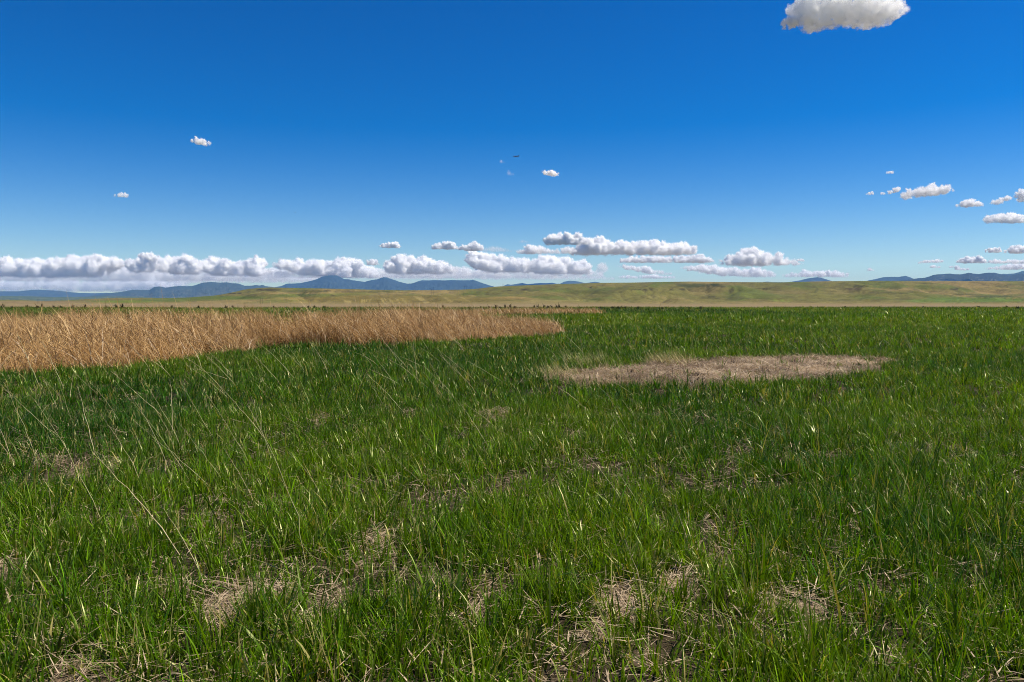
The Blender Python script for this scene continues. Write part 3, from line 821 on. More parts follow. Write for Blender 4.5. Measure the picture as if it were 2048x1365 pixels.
ZONE_LABEL = {'a': 'thin dry stalk leaning left among the many in the left foreground grass',
              'b': 'thin dry stalk leaning left in the grass strip along the front of the reed bed',
              'c': 'thin dry stalk leaning left in the grass between reed bed and bare patch',
              'd': 'thin dry stalk leaning over the bright green grass right of the bare patch',
              'e': 'thin dry stalk leaning left in the middle foreground grass',
              'f': 'thin dry stalk leaning left in the meadow behind the bare patch'}
ZONES = [('a', 26, (0, 560), (770, 1010), (.5, .95)), ('b', 40, (0, 900), (715, 790), (.6, 1.15)), ('c', 34, (820, 1180), (690, 800), (.5, 1.0)),
         ('d', 36, (1660, 2040), (740, 960), (.3, .6)), ('e', 42, (620, 1650), (800, 1010), (.3, .65)), ('f', 40, (1180, 1960), (655, 712), (.5, .9))]
protos = []
sprays = []
for i in range(8):
    tipv = np.array([-.62 + .12 * random.random(), random.uniform(-.2, .25), .78])
    tipv = tipv / np.linalg.norm(tipv)
    sag = random.uniform(.01, .08)
    row = []
    me, pts = stalk_mesh(np.zeros(3), tipv, sag, .003, 50 + i)
    sprays.append(spray_mesh(pts, 1.0, 70 + i, .003))
    sprays[-1].materials.append(M_straw)
    for thick in (.0024, .0034, .0050, .0074):
        me, pts = stalk_mesh(np.zeros(3), tipv, sag, thick, 50 + i)
        me.materials.append(M_stalk if i % 2 else M_stalk2)
        row.append(me)
    protos.append(row)
for z, cnt, xr, yr, lr in ZONES:
    for k in range(cnt):
        px, py = random.uniform(*xr), yr[0] + (yr[1] - yr[0]) * random.random() ** 1.2
        p = ground_at(px, py + 10)
        if bare_mask(p[None, 0], p[None, 1])[0] or reed_mask(p[None, 0], p[None, 1])[0]:
            continue
        pi = random.randrange(8)
        o = bpy.data.objects.new('dry_stalk', protos[pi][0 if p[1] < 8 else 1 if p[1] < 14 else 2 if p[1] < 24 else 3]); COL.objects.link(o)
        L = random.uniform(*lr)
        o.location = (p[0], p[1], 0)
        o.scale = (L, L, L)
        o.rotation_euler = (random.gauss(0, .2), random.gauss(0, .28), random.gauss(0, .5))
        if p[1] < 16:
            sp_ = bpy.data.objects.new('seed_spray', sprays[pi]); COL.objects.link(sp_); sp_.parent = o
        tag(o, ZONE_LABEL[z], 'grass stalk', 'tall dry stalks in the grass')

# pale tufts round the bare patch
TUFTS = [(1100, 752, .34, 'pale dry grass tuft at the very left tip of the bare patch'), (1128, 750, .42, 'tallest pale dry grass tuft at the left end of the bare patch'),
         (1165, 728, .40, 'thin pale tuft in the green just above the left end of the bare patch'), (1205, 722, .36, 'lone upright straw tuft behind the left half of the bare patch'),
         (1330, 722, .46, 'pale tuft leaning left on the upper rim of the bare patch'), (1362, 719, .40, 'bushy pale tuft on the upper rim beside the leaning one'),
         (1240, 752, .20, 'short straw tuft on the lower rim of the bare patch')]
for i, (px, py, h, lab) in enumerate(TUFTS):
    p = ground_at(px, py + 6)
    link('grass_tuft', tuft_mesh('grass_tuft', 170, h * .9, min(.26, h * .6), .45, 400 + i, (0.34, 0.29, 0.10), (0.52, 0.44, 0.20)), M_straw, label=lab, cat='grass tuft', group='pale dry tufts round the bare patch', loc=p)
for i, (px, py, lab) in enumerate([(1722, 735, 'small dark green weed growing on the right part of the bare patch'), (1740, 722, 'dark green weed on the upper right rim of the bare patch')]):
    p = ground_at(px, py)
    link('weed', tuft_mesh('weed', 60, .16, .10, .5, 440 + i, (0.03, 0.06, 0.012), (0.06, 0.10, 0.02), .02), M_grass, label=lab, cat='weed', loc=p)

# ------------------------------------------------------------------ dark far weeds along the edge of the meadow
M_weed = leaf_mat('dark_weed', rough=0.6, spec=0.2, transl=0.1, vary=0.25, scale=5)
WEEDS = [(6, 617, 8, 4), (24, 617, 5, 3), (55, 616, 7, 3), (76, 617, 6, 6), (85, 615, 9, 2), (108, 616, 6, 2), (122, 617, 6, 6), (146, 616, 6, 3), (171, 614, 8, 2), (214, 617, 6, 3), (233, 616, 7, 6), (245, 616, 9, 5), (344, 617, 7, 2),
         (398, 618, 7, 3), (422, 619, 5, 4), (452, 617, 7, 2), (466, 616, 6, 3), (548, 615, 4, 2), (617, 616, 4, 3), (629, 616, 5, 3), (649, 616, 5, 4), (886, 615, 5, 2), (949, 618, 4, 6), (961, 617, 4, 2), (979, 618, 6, 5), (992, 617, 8, 3),
         (1000, 618, 6, 4), (1010, 617, 9, 2), (1020, 618, 10, 3), (1030, 617, 6, 3), (1068, 616, 6, 2), (1075, 616, 7, 2), (1088, 617, 8, 2), (1096, 617, 6, 3), (1103, 616, 6, 3), (1113, 617, 7, 2), (1118, 617, 8, 3), (1131, 616, 5, 3),
         (1200, 618, 4, 6), (1225, 618, 6, 4), (1236, 618, 5, 5), (1244, 618, 5, 3), (1250, 617, 5, 3), (1276, 618, 5, 3), (1324, 618, 4, 3), (1379, 618.5, 4, 3), (1401, 618.5, 5, 4), (1690, 614, 3, 3), (1845, 614, 3, 3), (1955, 613.5, 3, 6), (2012, 615, 4, 3), (2034, 618, 6, 4)]
for i, (px, py, hp, wp) in enumerate(WEEDS):
    D = min(max(EYE * F / (py + 1.5 - HOR), 150), 235)
    p = np.array(((px - CX) / F * D, D, -.1))
    s = D / F
    h, wd = (hp + 2.5) * s, wp * s
    r = np.random.default_rng(600 + i)
    n = 46
    roots = np.stack([r.normal(0, wd * .3, n), r.normal(0, wd * .3, n), r.random(n) * h * .55], -1)
    dark = r.random()
    b = blades(roots, h * .5 * np.exp(r.normal(0, .3, n)), np.full(n, wd * .16 + .06), r.random(n) * 6.28, np.abs(r.normal(.35, .3, n)), r.normal(.3, .3, n), r.random(n) * np.pi, 2,
               mixc((0.022, 0.030, 0.010), (0.065, 0.055, 0.025), np.clip(r.normal(dark, .3, n), 0, 1)))
    where = 'behind the left reeds' if px < 330 else 'behind the middle reeds' if px < 800 else 'in the row behind the right reed tip' if px < 1150 else 'on the yellowish edge below the long ridge' if px < 1450 else 'on the pale strip at the right'
    size = 'tall dark' if hp >= 8 else 'wide dark' if wp >= 5 else 'small dark'
    link('weed', mesh_from('weed', *b), M_weed, label=f'{size} weed at the far meadow edge {where}', cat='weed', group='dark weeds along the far meadow edge', loc=p)

# ------------------------------------------------------------------ distant utility poles
M_wood = plain_mat('weathered_pole', (0.06, 0.05, 0.045), .9, .2, 2)
def hframe(px, ytop, ybot, D, label, gap=5.0):
    D = max(D, 700)
    p = at(px, ybot, D)
    h = (ybot - ytop) / F * D
    gap = gap * D / 2000
    q = h / 15
    root = bpy.data.objects.new('power_pole', None); COL.objects.link(root)
    root.location = p
    tag(root, label, 'power pole', 'power poles on the far slopes')
    for s in (-1, 1):
        link('pole', quads_mesh('pole', [tube([(s * gap / 2, 0, -3), (s * gap / 2, 0, h * .5), (s * gap / 2, 0, h)], [.22 * q, .2 * q, .16 * q], 8)]), M_wood, root)
    link('crossarm', quads_mesh('crossarm', [tube([(-gap, 0, h * .86), (0, 0, h * .86), (gap, 0, h * .86)], [.13 * q, .13 * q, .13 * q], 6)]), M_wood, root)
def hill_y(px, py):
    """depth at which the hill surface shows at a photograph pixel"""
    c = int(np.argmin(np.abs(bx_h - px)))
    col_y = PY[:rows - 30, c]
    i = int(np.argmin(np.abs(col_y - py)))
    return P[i, c, 1]
bx_h = np.linspace(-650, 2700, cols)
for a in [(523, 596, 608, 'pair of poles low on the slope below the rounded hill'), (865.5, 578, 590, 'pair of poles on the dip, nearer of the two pairs below the long mountain shoulder'),
          (931.5, 572, 583, 'pair of poles on the skyline against the long mountain shoulder'), (861, 577, 582, 'short pole pair on the crest left of the nearer dip pair', 2.0), (1006, 568, 574, 'faint pole pair on the ridge beside the small far peaks', 3.0),
          (412, 586.5, 594, 'pole frame on the skyline left of the rounded hill', 4.0), (77, 598, 612, 'pole pair on the brown plain at the far left', 3.0)]:
    hframe(a[0], a[1], a[2], hill_y(a[0], a[2]) - 8, a[3], a[4] if len(a) > 4 else 5.0)

# ------------------------------------------------------------------ aeroplane
M_plane = plain_mat('dark_aircraft', (0.014, 0.015, 0.017), .5, .1, .3)
D = 5200.0
s = D / F
root = bpy.data.objects.new('airplane', None); COL.objects.link(root)
root.location = at(1031.5, 313.2, D)
root.rotation_euler = (0, R(3), R(12))
root.scale = (1.12, 1.12, 1.12)
tag(root, 'small dark airplane flying left high in the blue sky', 'airplane')
xs = np.array([-19, -18.2, -16.5, -13, -6, 4, 10, 15, 19]); rs_ = np.array([.15, .9, 1.6, 2.05, 2.15, 2.1, 1.8, 1.1, .35])
zs = np.array([-.4, -.3, -.1, 0, 0, 0, .3, .8, 1.3])
link('fuselage', quads_mesh('fuselage', [tube(np.stack([xs, xs * 0, zs], -1), rs_, 14)]), M_plane, root)
def slab(name, pts, th, axis):
    a = np.array(pts, float)
    off = np.zeros(3); off[axis] = th / 2
    V = np.concatenate([a - off, a + off])
    me = mesh_from(name, V, np.array([3, 2, 1, 0, 4, 5, 6, 7, 0, 1, 5, 4, 1, 2, 6, 5, 2, 3, 7, 6, 3, 0, 4, 7]), np.arange(6) * 4)
    return me
for sgn in (-1, 1):
    link('wing', slab('wing', [(-6, sgn * 1.5, -1.0), (2, sgn * 1.5, -1.0), (8.5, sgn * 17, .6), (5.5, sgn * 17, .6)], .55, 2), M_plane, root)
    link('tailplane', slab('tailplane', [(12.5, sgn * .6, 1.0), (17, sgn * .6, 1.0), (20, sgn * 6.5, 1.5), (18, sgn * 6.5, 1.5)], .3, 2), M_plane, root)
    link('engine', quads_mesh('engine', [tube([(-4.6, sgn * 5.6, -2.3), (-4.2, sgn * 5.6, -2.3), (-1, sgn * 5.6, -2.3), (.6, sgn * 5.6, -2.2)], [.9, 1.15, 1.1, .6], 12)]), M_plane, root)
link('tail_fin', slab('tail_fin', [(10.5, 0, 1.4), (17.5, 0, 1.4), (21.5, 0, 9.6), (18.5, 0, 9.6)], .4, 1), M_plane, root)

# ------------------------------------------------------------------ two far birds
M_bird = plain_mat('dark_feathers', (0.03, 0.028, 0.026), .7, .2, 8)
def bird(px, py, D, span, label, roll, yaw):
    nu, nv = 25, 9
    u = np.linspace(-1, 1, nu)                 # across the wings
    vv = np.linspace(0, 2 * np.pi, nv, endpoint=False)
    a = np.abs(u)
    chord = np.where(a < .14, .24, .16 * (1 - a ** 2.5) + .012)
    thick = np.where(a < .14, .10, .022 * (1 - a) + .006)
    zc = .22 * a - .16 * a ** 2
    yc = -.05 * a
    V = np.stack([np.repeat(u[:, None] * .5, nv, 1), yc[:, None] + chord[:, None] * np.cos(vv)[None] * .6, zc[:, None] + thick[:, None] * np.sin(vv)[None]], -1) * span
    me = grid_mesh('bird', V, None, wrap=True)
    o = link('bird', me, M_bird, label=label, cat='bird', loc=at(px, py, D))
    o.rotation_euler = (roll, 0, yaw)
bird(590, 425, 230, .75, 'tiny dark bird alone in the blue sky above the tall mountain', .5, .7)
bird(317, 513, 230, .85, 'tiny dark bird flying in front of the white clouds at the left', .2, .3)

# ------------------------------------------------------------------ clouds
def cloud_mat(density, torn=None, zr=(0, 1), ragged=False):
    """white scattering vapour filling the cloud's hull, with an added, nearly clear surface on the hull itself"""
    m, nt, pb, out = new_mat('cloud_vapour')
    nt.nodes.remove(pb)
    pv = nt.nodes.new('ShaderNodeVolumePrincipled')
    pv.inputs['Color'].default_value = (.995, .995, .995, 1)
    pv.inputs['Density'].default_value = density
    pv.inputs['Anisotropy'].default_value = 0.0
    if torn:
        tc = nt.nodes.new('ShaderNodeTexCoord')
        nz = nt.nodes.new('ShaderNodeTexNoise'); nz.inputs['Scale'].default_value = 1 / torn; nz.inputs['Detail'].default_value = 4; nz.inputs['Roughness'].default_value = .6
        mr = nt.nodes.new('ShaderNodeMapRange'); mr.interpolation_type = 'SMOOTHSTEP'
        mr.inputs[1].default_value, mr.inputs[2].default_value = (.43, .66) if ragged else (.36, .58)
        mr.inputs[3].default_value, mr.inputs[4].default_value = 0.0, density * (2.6 if ragged else 2.2)
        nt.links.new(tc.outputs['Object'], nz.inputs['Vector']); nt.links.new(nz.outputs[0], mr.inputs[0]); 
        sx = nt.nodes.new('ShaderNodeSeparateXYZ'); nt.links.new(tc.outputs['Object'], sx.inputs[0])
        hr = nt.nodes.new('ShaderNodeMapRange')
        hr.inputs[1].default_value, hr.inputs[2].default_value = zr[0], zr[0] + .75 * zr[1]
        hr.inputs[3].default_value, hr.inputs[4].default_value = .35, 1.25
        nt.links.new(sx.outputs[2], hr.inputs[0])
        ml = nt.nodes.new('ShaderNodeMath'); ml.operation = 'MULTIPLY'
        nt.links.new(mr.outputs[0], ml.inputs[0]); nt.links.new(hr.outputs[0], ml.inputs[1])
        nt.links.new(ml.outputs[0], pv.inputs['Density'])
    nt.links.new(pv.outputs[0], out.inputs['Volume'])
    tr = nt.nodes.new('ShaderNodeBsdfTranslucent'); tr.inputs[0].default_value = (.95, .95, .95, 1)
    tp = nt.nodes.new('ShaderNodeBsdfTransparent')
    mx = nt.nodes.new('ShaderNodeMixShader'); mx.inputs[0].default_value = .015  # added faint surface so the volume hull registers in object masks
    nt.links.new(tp.outputs[0], mx.inputs[1]); nt.links.new(tr.outputs[0], mx.inputs[2])
    nt.links.new(mx.outputs[0], out.inputs['Surface'])
    return m

ICO = None
def ico():
    global ICO
    if ICO is None:
        import bmesh
        b = bmesh.new(); bmesh.ops.create_icosphere(b, subdivisions=2, radius=1.0)
        b.verts.ensure_lookup_table()
        ICO = (np.array([v.co[:] for v in b.verts]), np.array([[v.index for v in f.verts] for f in b.faces]))
        b.free()
    return ICO

ALT = 1500.0
def cloud(label, top, bot, seed, dens=1.0, core=True, thin=1.0, D=None, opac=1.0):
    r = np.random.default_rng(seed)
    tp = np.array(top, float)
    if not isinstance(bot, (list, tuple)):
        bot = [(tp[0, 0], bot), (tp[-1, 0], bot)]
    bt = np.array(bot, float)
    x0, x1 = tp[0, 0], tp[-1, 0]
    yb = bt[:, 1].max()
    if D is None:
        D = min(ALT * F / (HOR - yb), 70000)
    cx, cy = (x0 + x1) / 2, (tp[:, 1].min() + yb) / 2
    S = D / F
    Wd = x1 - x0
    Hm = max(yb - tp[:, 1].min(), 3)
    nb = int(min(1100, max(40, 1.7 * Wd * dens * max(1, Hm / 14))))
    sv, sf = ico()
    Vs, Fs = [], []
    vo = 0
    def ball(x, y, z, rr):
        nonlocal vo
        Vs.append(sv * rr + np.array([x - cx, z, -(y - cy)])); Fs.append(sf + vo); vo += len(sv)
    K = max(3, int(Wd / (.30 * min(Hm, 36) + 2.2)))
    for row, (zo, sink) in enumerate(((0, 0), (-.55, .28), (.5, .12))):
        for i in range(K):
            x = x0 + (x1 - x0) * np.clip((i + .5 + r.normal(0, .22) + .3 * row) / K, .02, .98)
            yt, ybm = np.interp(x, tp[:, 0], tp[:, 1]), np.interp(x, bt[:, 0], bt[:, 1])
            H = max(ybm - yt, 1.6)
            Rr = float(np.clip(H * (.20 + .20 * r.random()), .8, 15))
            dip = (r.random() ** 2) * .24 + sink
            y = min(yt + Rr * .95 + dip * H, ybm - Rr * .5)
            z = (zo + r.normal(0, .25)) * min(Hm, 30)
            ball(x, y, z, Rr)
            for q in range(9):                       # knobs on the sunlit dome
                d = r.normal(0, 1, 3); d[2] = abs(d[2]) * .9; d /= np.linalg.norm(d)
                kr = Rr * (.24 + .26 * r.random())
                ball(x + d[0] * Rr * .95, y - d[2] * Rr * .85, z + d[1] * Rr * .95, kr)
            yy = y + Rr * .8                         # body filling down to the flat base
            while yy < ybm - .1 * Rr:
                ball(x + r.normal(0, .35) * Rr, yy, z + r.normal(0, .3) * Rr, Rr * (.75 + .35 * r.random()))
                yy += Rr * .9
    V, Fc = np.concatenate(Vs), np.concatenate(Fs)
    me = mesh_from('tmp', V, Fc.ravel(), np.arange(len(Fc)) * 3)
    o = bpy.data.objects.new('tmp', me); COL.objects.link(o)
    md = o.modifiers.new('r', 'REMESH'); md.mode = 'VOXEL'; md.voxel_size = float(np.clip(Hm / 22, .38, .8))
    dg = bpy.context.evaluated_depsgraph_get()
    ev = o.evaluated_get(dg)
    em = ev.to_mesh()
    nv = len(em.vertices)
    co = np.empty(nv * 3, np.float32); em.vertices.foreach_get('co', co); co = co.reshape(-1, 3).astype(float)
    no = np.empty(nv * 3, np.float32); em.vertices.foreach_get('normal', no); no = no.reshape(-1, 3).astype(float)
    nl = len(em.loops)
    li = np.empty(nl, np.int32); em.loops.foreach_get('vertex_index', li)
    ls_ = np.empty(len(em.polygons), np.int32); em.polygons.foreach_get('loop_start', ls_)
    ev.to_mesh_clear()
    bpy.data.objects.remove(o); bpy.data.meshes.remove(me)
    a = min(4.2 if yb > 460 else 8.0, .25 * Hm) * thin
    kf = float(np.clip(Hm / 30, .6, 1.6))
    n1 = fbm3(co[:, 0] / (8 * kf) + seed, co[:, 1] / (8 * kf), co[:, 2] / (8 * kf), seed, 3, .55) - .5
    n2 = np.abs(fbm3(co[:, 0] / (3.4 * kf), co[:, 1] / (3.4 * kf), co[:, 2] / (3.4 * kf) + seed, seed + 9, 3, .6) - .5) * 2
    dv = co + no * (a * (1.3 * n1 + 1.3 * (n2 - .22)))[:, None]
    # flatten the underside a little
    zb = -(yb - cy)
    zl = -(np.interp(dv[:, 0] + cx, bt[:, 0], bt[:, 1]) - cy) + .12 * Hm * (fbm2(dv[:, 0] / 9 + seed, dv[:, 1] / 9, seed, 3) - .5)
    under = dv[:, 2] < zl
    dv[under, 2] = zl[under] + (dv[under, 2] - zl[under]) * .22
    me = mesh_from('cloud', dv * S, li, ls_)
    me.materials.append(cloud_mat((float(np.clip((15.0 if yb > 460 else 4.5) / Hm, .06, .9 if yb > 460 else .4)) if core else .09 if Wd > 120 else .045) * opac / S, max(3.6, (.24 if yb > 460 else .15) * Hm) * S, (-(yb - cy) * S, Hm * S), yb < 460))
    ob = bpy.data.objects.new('cloud', me); COL.objects.link(ob)
    ob.location = at(cx, cy, D)
    if core:
        st_ = float(np.clip(Hm / 11, .9, 3.4))
        n3 = fbm3(co[:, 0] / (2.6 * kf), co[:, 1] / (2.6 * kf), co[:, 2] / (2.6 * kf) - seed, seed + 21, 3, .6)
        vv_ = dv + no * (st_ * np.clip(.25 + 3.2 * (n3 - .45), .12, 1.5))[:, None]
        vm_ = mesh_from('veil', vv_ * S, li, ls_)
        vm_.materials.append(cloud_mat(float(np.clip(3.2 / Hm, .05, .30)) * (.3 + .7 * opac) / S, max(1.6, .10 * Hm) * S, (-(yb - cy) * S - Hm * S, Hm * S), True))
        vo_ = bpy.data.objects.new('veil', vm_); COL.objects.link(vo_); vo_.parent = ob
    tag(ob, label, 'cloud', 'fair weather clouds in the blue sky')
    return ob

CL = [
 ('largest white cloud, cut by the top frame edge at the right', [(1588, 14), (1597, -4), (1612, -20), (1645, -36), (1700, -40), (1750, -22), (1776, -6), (1800, 4)], [(1588, 26), (1605, 42), (1628, 54), (1650, 51), (1690, 41), (1722, 48), (1752, 48), (1782, 40), (1800, 30)]),
 ('small round puff just left of the largest top cloud', [(1562, 46), (1570, 37), (1580, 34), (1592, 37), (1600, 46)], [(1562, 48), (1580, 54), (1600, 50)]),
 ('small ragged cloud, higher of two alone in the left sky', [(380, 281), (392, 274), (400, 277), (412, 281), (421, 286)], [(380, 284), (395, 288), (410, 291), (421, 288)]),
 ('tiny cap-shaped cloud, lower of two alone in the left sky', [(229, 390), (237, 386), (246, 384.5), (253, 388), (257, 392)], 394),
 ('small white cloud below and right of the airplane', [(1081, 343.5), (1090, 340.5), (1100, 342), (1109, 341), (1113, 346), (1117, 349)], [(1081, 346), (1097, 350), (1110, 352), (1117, 350)]),
 ('flat little cloud floating above the right shoulder of the tall mountain', [(758, 492), (768, 486), (780, 485), (792, 481), (797, 489)], 496),
 ('low pointed cloud with two peaks right of the flat little one', [(860, 494), (874, 486), (886, 486), (900, 480), (908, 486), (916, 494)], 498),
 ('humped cloud with grey base touching the two-peaked one', [(914, 496), (925, 491), (943, 486), (955, 484), (960, 487), (966, 494)], 501),
 ('wide bank of cumulus with a lumpy top behind the long mountain shoulder', [(772, 526), (780, 518), (792, 514), (803, 511), (812, 509.5), (823, 511.5), (842, 511), (852, 514), (862, 517), (870, 521), (880, 519), (892, 525), (905, 534), (935, 541)], 546),
 ('biggest long cumulus bank, over the small far peaks', [(928, 518), (936, 511), (943, 506), (950, 502), (958, 504), (966, 502), (972, 506), (984, 506), (994, 508), (1016, 514), (1038, 515), (1052, 519), (1064, 515), (1076, 512), (1088, 511), (1110, 512), (1132, 515), (1154, 519), (1172, 519), (1182, 525), (1178, 535), (1184, 546)], [(928, 520), (945, 534), (980, 543), (1100, 546), (1184, 548)]),
 ('flat-topped grey-based cloud, upper left end of the long right bank', [(1090, 477), (1097, 469), (1106, 466), (1124, 468), (1140, 466), (1155, 467), (1165, 473), (1174, 480)], 488),
 ('long broad cumulus, main body of the upper right bank', [(1140, 500), (1155, 490), (1170, 479), (1182, 473), (1192, 477), (1203, 476), (1227, 483), (1244, 479), (1261, 484), (1275, 481), (1288, 478), (1312, 481), (1329, 486), (1350, 484), (1377, 487), (1390, 490), (1393, 500)], 508),
 ('flat white tongue below the right end of the upper bank', [(1238, 519), (1260, 513), (1300, 512), (1340, 513), (1385, 511), (1402, 508), (1415, 513), (1426, 519)], 525),
 ('thin low cloud with a domed head below the upper bank', [(1030, 504), (1040, 499), (1050, 493), (1061, 488), (1072, 493), (1082, 492), (1094, 499), (1117, 498), (1143, 492), (1150, 500)], 507),
 ('faint triangular cloud above the long green ridge', [(1232, 531), (1258, 529), (1275, 534), (1290, 530), (1302, 538), (1322, 541), (1344, 547)], [(1232, 533), (1270, 542), (1300, 548), (1344, 550)]),
 ('thin flat streak under the faint triangular cloud', [(1238, 553), (1252, 550), (1270, 552), (1310, 549), (1352, 554)], 557),
 ('neat cumulus with a flat base standing alone right of the big banks', [(1442, 524), (1450, 515), (1465, 508.5), (1478, 503.5), (1488, 498), (1498, 493), (1515, 500), (1526, 504), (1537, 502), (1552, 505), (1560, 509), (1567, 517), (1582, 518), (1594, 522), (1605, 528)], 530),
 ('pale tail puff at the right tip of the neat flat-based cumulus', [(1593, 520), (1600, 516), (1608, 520)], 523),
 ('long pale cloud lying under the neat flat-based cumulus', [(1357, 535), (1380, 531), (1400, 528), (1421, 529), (1450, 533), (1494, 538), (1515, 533), (1538, 541), (1552, 548)], [(1357, 537), (1400, 544), (1450, 552), (1552, 553)]),
 ('ragged pale cloud behind the single blunt peak', [(1564, 549), (1585, 546), (1600, 547), (1614, 537), (1624, 543), (1654, 541), (1671, 542), (1696, 547)], 554),
 ('tiny wisp alone between the blunt peak and the right-hand clouds', [(1733, 541), (1740, 535), (1746, 540)], 542),
 ('highest tiny wisp above the row of right-hand clouds', [(1770, 346), (1777, 342.5), (1785, 342)], 347),
 ('thin slanting scrap at the left end of the right-hand row', [(1730, 389), (1737, 385), (1744, 382)], 390),
 ('tiny scrap next to the thin slanting one in the right-hand row', [(1759, 387), (1764, 384), (1770, 385)], 389),
 ('slanting oval cloud left of the largest in the right-hand row', [(1775, 384), (1785, 377), (1797, 374), (1800, 378)], [(1775, 388), (1788, 387), (1800, 380)]),
 ('largest cloud of the right-hand row, long with a peaked top', [(1803, 389), (1812, 380), (1828, 376), (1845, 374), (1858, 370), (1876, 367), (1885, 372), (1896, 377), (1902, 382)], [(1803, 391), (1812, 395), (1835, 393), (1860, 391), (1890, 388), (1902, 383)]),
 ('roof-shaped white cloud below the largest of the right-hand row', [(1916, 412), (1925, 404), (1938, 398), (1950, 399), (1957, 405), (1965, 411)], 413),
 ('slanting two-lobed cloud right of the roof-shaped one', [(1979, 406), (1990, 399), (2000, 399), (2010, 390), (2025, 394)], [(1979, 408), (2000, 408), (2025, 396)]),
 ('cloud cut off by the right frame edge, beside the slanting two-lobed one', [(2032, 386), (2042, 381), (2055, 376), (2075, 384)], [(2032, 389), (2050, 401), (2075, 398)]),
 ('broad flat-bottomed cloud reaching the right frame edge', [(1970, 441), (1985, 429), (2000, 427), (2020, 427), (2035, 425), (2048, 430), (2062, 438)], 445),
 ('little domed cloud left of the lower edge cloud', [(1970, 503), (1978, 497), (1988, 494), (1997, 496), (2002, 503)], 505),
 ('lower domed cloud cut off by the right frame edge', [(2011, 503), (2020, 495), (2032, 490), (2048, 493), (2070, 502)], 506),
 ('two-humped cloud above the dark wooded range', [(1916, 523), (1925, 516), (1935, 514), (1945, 513), (1956, 511), (1970, 518), (1986, 525)], 526),
 ('thin arched cloud pair above the left end of the dark wooded range', [(1834, 526), (1848, 520), (1860, 521), (1872, 518), (1886, 520)], [(1834, 528), (1850, 526), (1886, 525)]),
 ('tiny flat cloud under the thin arched pair', [(1858, 534), (1868, 530), (1881, 534)], 536),
 ('small drooping cloud just above the dark wooded range', [(1900, 533), (1910, 532), (1922, 536), (1936, 537)], [(1900, 535), (1915, 540), (1936, 541)]),
 ('thin streak right of the two-humped cloud', [(1980, 522), (1992, 518), (2005, 521), (2025, 519), (2070, 520)], 527),
 ('lowest long streak running out at the right frame edge', [(1970, 537), (1990, 534), (2010, 531), (2025, 526), (2045, 527), (2075, 530)], 539),
 ('huge low grey cloud bank at the left frame edge', [(-70, 515), (-20, 513), (0, 516), (12, 513), (22, 516), (40, 519), (70, 516.5), (110, 515), (135, 514), (150, 512), (158, 509.5), (170, 511.5), (182, 510.5), (205, 512), (222, 513), (235, 517), (248, 521), (252, 526)], [(-70, 550), (100, 553), (200, 551), (240, 536), (252, 529)]),
 ('cumulus with bright knobs right of the huge left bank', [(255, 522), (262, 514), (270, 511), (280, 513), (287, 511), (296, 507), (303, 507), (309, 512), (311, 522), (316, 530)], [(255, 530), (270, 544), (310, 543), (316, 536)]),
 ('tall twin-topped cumulus with a shadowed grey base in the left sky', [(312, 528), (321, 512), (330, 508), (342, 511), (355, 516), (365, 511), (378, 509.5), (390, 514), (394, 524), (398, 538)], [(312, 534), (330, 546), (385, 547), (398, 541)]),
 ('cumulus with a bright leaning right tower above the bare-patched ridge', [(404, 532), (415, 514), (430, 514), (440, 519), (450, 514.5), (460, 524), (480, 521), (496, 519), (503, 514), (510, 512), (518, 518), (524, 524), (530, 533), (536, 545)], [(404, 538), (430, 549), (520, 551), (536, 548)]),
 ('broad white cumulus bank behind the domed tall mountain', [(546, 528), (565, 521), (585, 518), (596, 517), (602, 524), (620, 519), (632, 516), (655, 516), (675, 520), (695, 516), (710, 521), (728, 526), (745, 533), (752, 543), (764, 551)], [(546, 534), (600, 548), (700, 553), (764, 555)]),
 ('small pale puff right of the bank behind the tall mountain', [(734, 521), (744, 517), (752, 518), (757, 527)], 530),
]
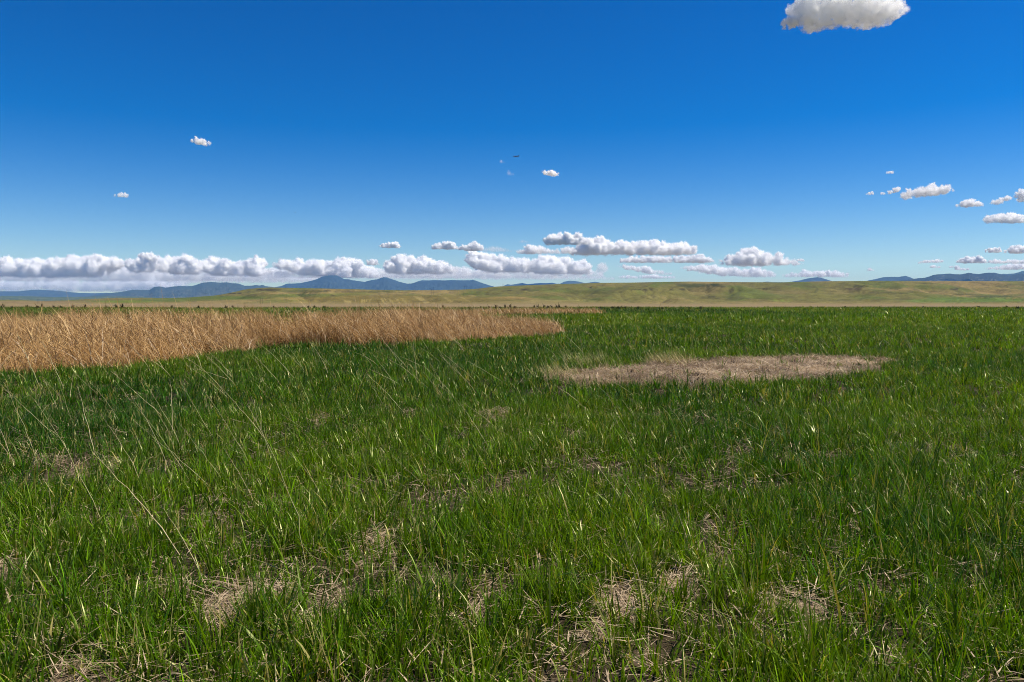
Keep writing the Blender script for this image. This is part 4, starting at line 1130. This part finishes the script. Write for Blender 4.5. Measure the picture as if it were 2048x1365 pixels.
FAINT = [
 ('tiny faint puff left of the airplane', [(998, 323), (1003, 319), (1008, 324)], 326),
 ('faint curl of cloud below the airplane', [(1014, 343), (1018, 341), (1021, 347), (1027, 347)], 351),
 ('faint long veil left of the domed thin cloud', [(966, 497), (985, 492), (1005, 495), (1020, 500), (1036, 500)], 504),
 ('faint small scrap above the thin domed cloud', [(1035, 484), (1046, 480), (1058, 483)], 486),
 ('faint puff between the big long bank and the triangular cloud', [(1194, 530), (1203, 525), (1212, 530)], 545),
 ('long hazy cloud layer low above the far left range', [(-80, 562), (0, 556), (60, 558), (120, 555), (170, 558), (230, 553), (300, 552), (370, 556)], 583),
 ('long hazy cloud layer low above the bare-patched ridge', [(330, 556), (400, 551), (460, 553), (520, 548), (570, 552), (650, 550)], 566),
 ('soft pale cloud layer filling the gaps behind the left cumulus row', [(-80, 534), (40, 530), (160, 533), (250, 528), (330, 531), (420, 530), (500, 532), (580, 538)], 562),
 ('soft pale cloud layer filling the gaps behind the central cumulus banks', [(530, 540), (620, 534), (740, 536), (830, 530), (920, 532), (1040, 533), (1150, 536), (1215, 545)], 556),
 ('hazy cloud layer low behind the saddle of the tall mountain', [(690, 556), (740, 550), (800, 547), (860, 545), (930, 548), (1000, 547)], 559),
 ('hazy cloud layer low over the row of small far peaks', [(960, 552), (1010, 549), (1070, 548), (1130, 550), (1200, 552), (1232, 555)], 560),
]
for i, (lab, t_, b_) in enumerate(CL):
    soft_ = any(w in lab for w in ('pale', 'faint', 'thin', 'wisp', 'scrap', 'streak', 'tiny'))
    cloud(lab, t_, b_, 1000 + i, opac=.4 if soft_ else 1.0)
for i, (lab, t_, b_) in enumerate(FAINT):
    cloud(lab, t_, b_, 1200 + i, core=False, dens=.8)

# ------------------------------------------------------------------ haze: the air between here and the mountains
hb = 21500.0; top_z = 690.0; bot_z = -22.0
Vh = np.array([(sx * hb, sy * hb, z) for z in (bot_z, top_z) for sx, sy in ((-1, -1), (1, -1), (1, 1), (-1, 1))], float)
hz = mesh_from('haze', Vh, np.array([3, 2, 1, 0, 4, 5, 6, 7, 0, 1, 5, 4, 1, 2, 6, 5, 2, 3, 7, 6, 3, 0, 4, 7]), np.arange(6) * 4)
mh = bpy.data.materials.new('blue_air'); mh.use_nodes = True
nt = mh.node_tree
nt.nodes.remove(nt.nodes['Principled BSDF'])
pv = nt.nodes.new('ShaderNodeVolumePrincipled')
pv.inputs['Color'].default_value = (0.20, 0.47, 0.95, 1)
pv.inputs['Density'].default_value = 2.6e-5
nt.links.new(pv.outputs[0], nt.nodes['Material Output'].inputs['Volume'])
link('haze', hz, mh, label='thin blue air haze over the plain and mountains', cat='haze', kind='stuff')
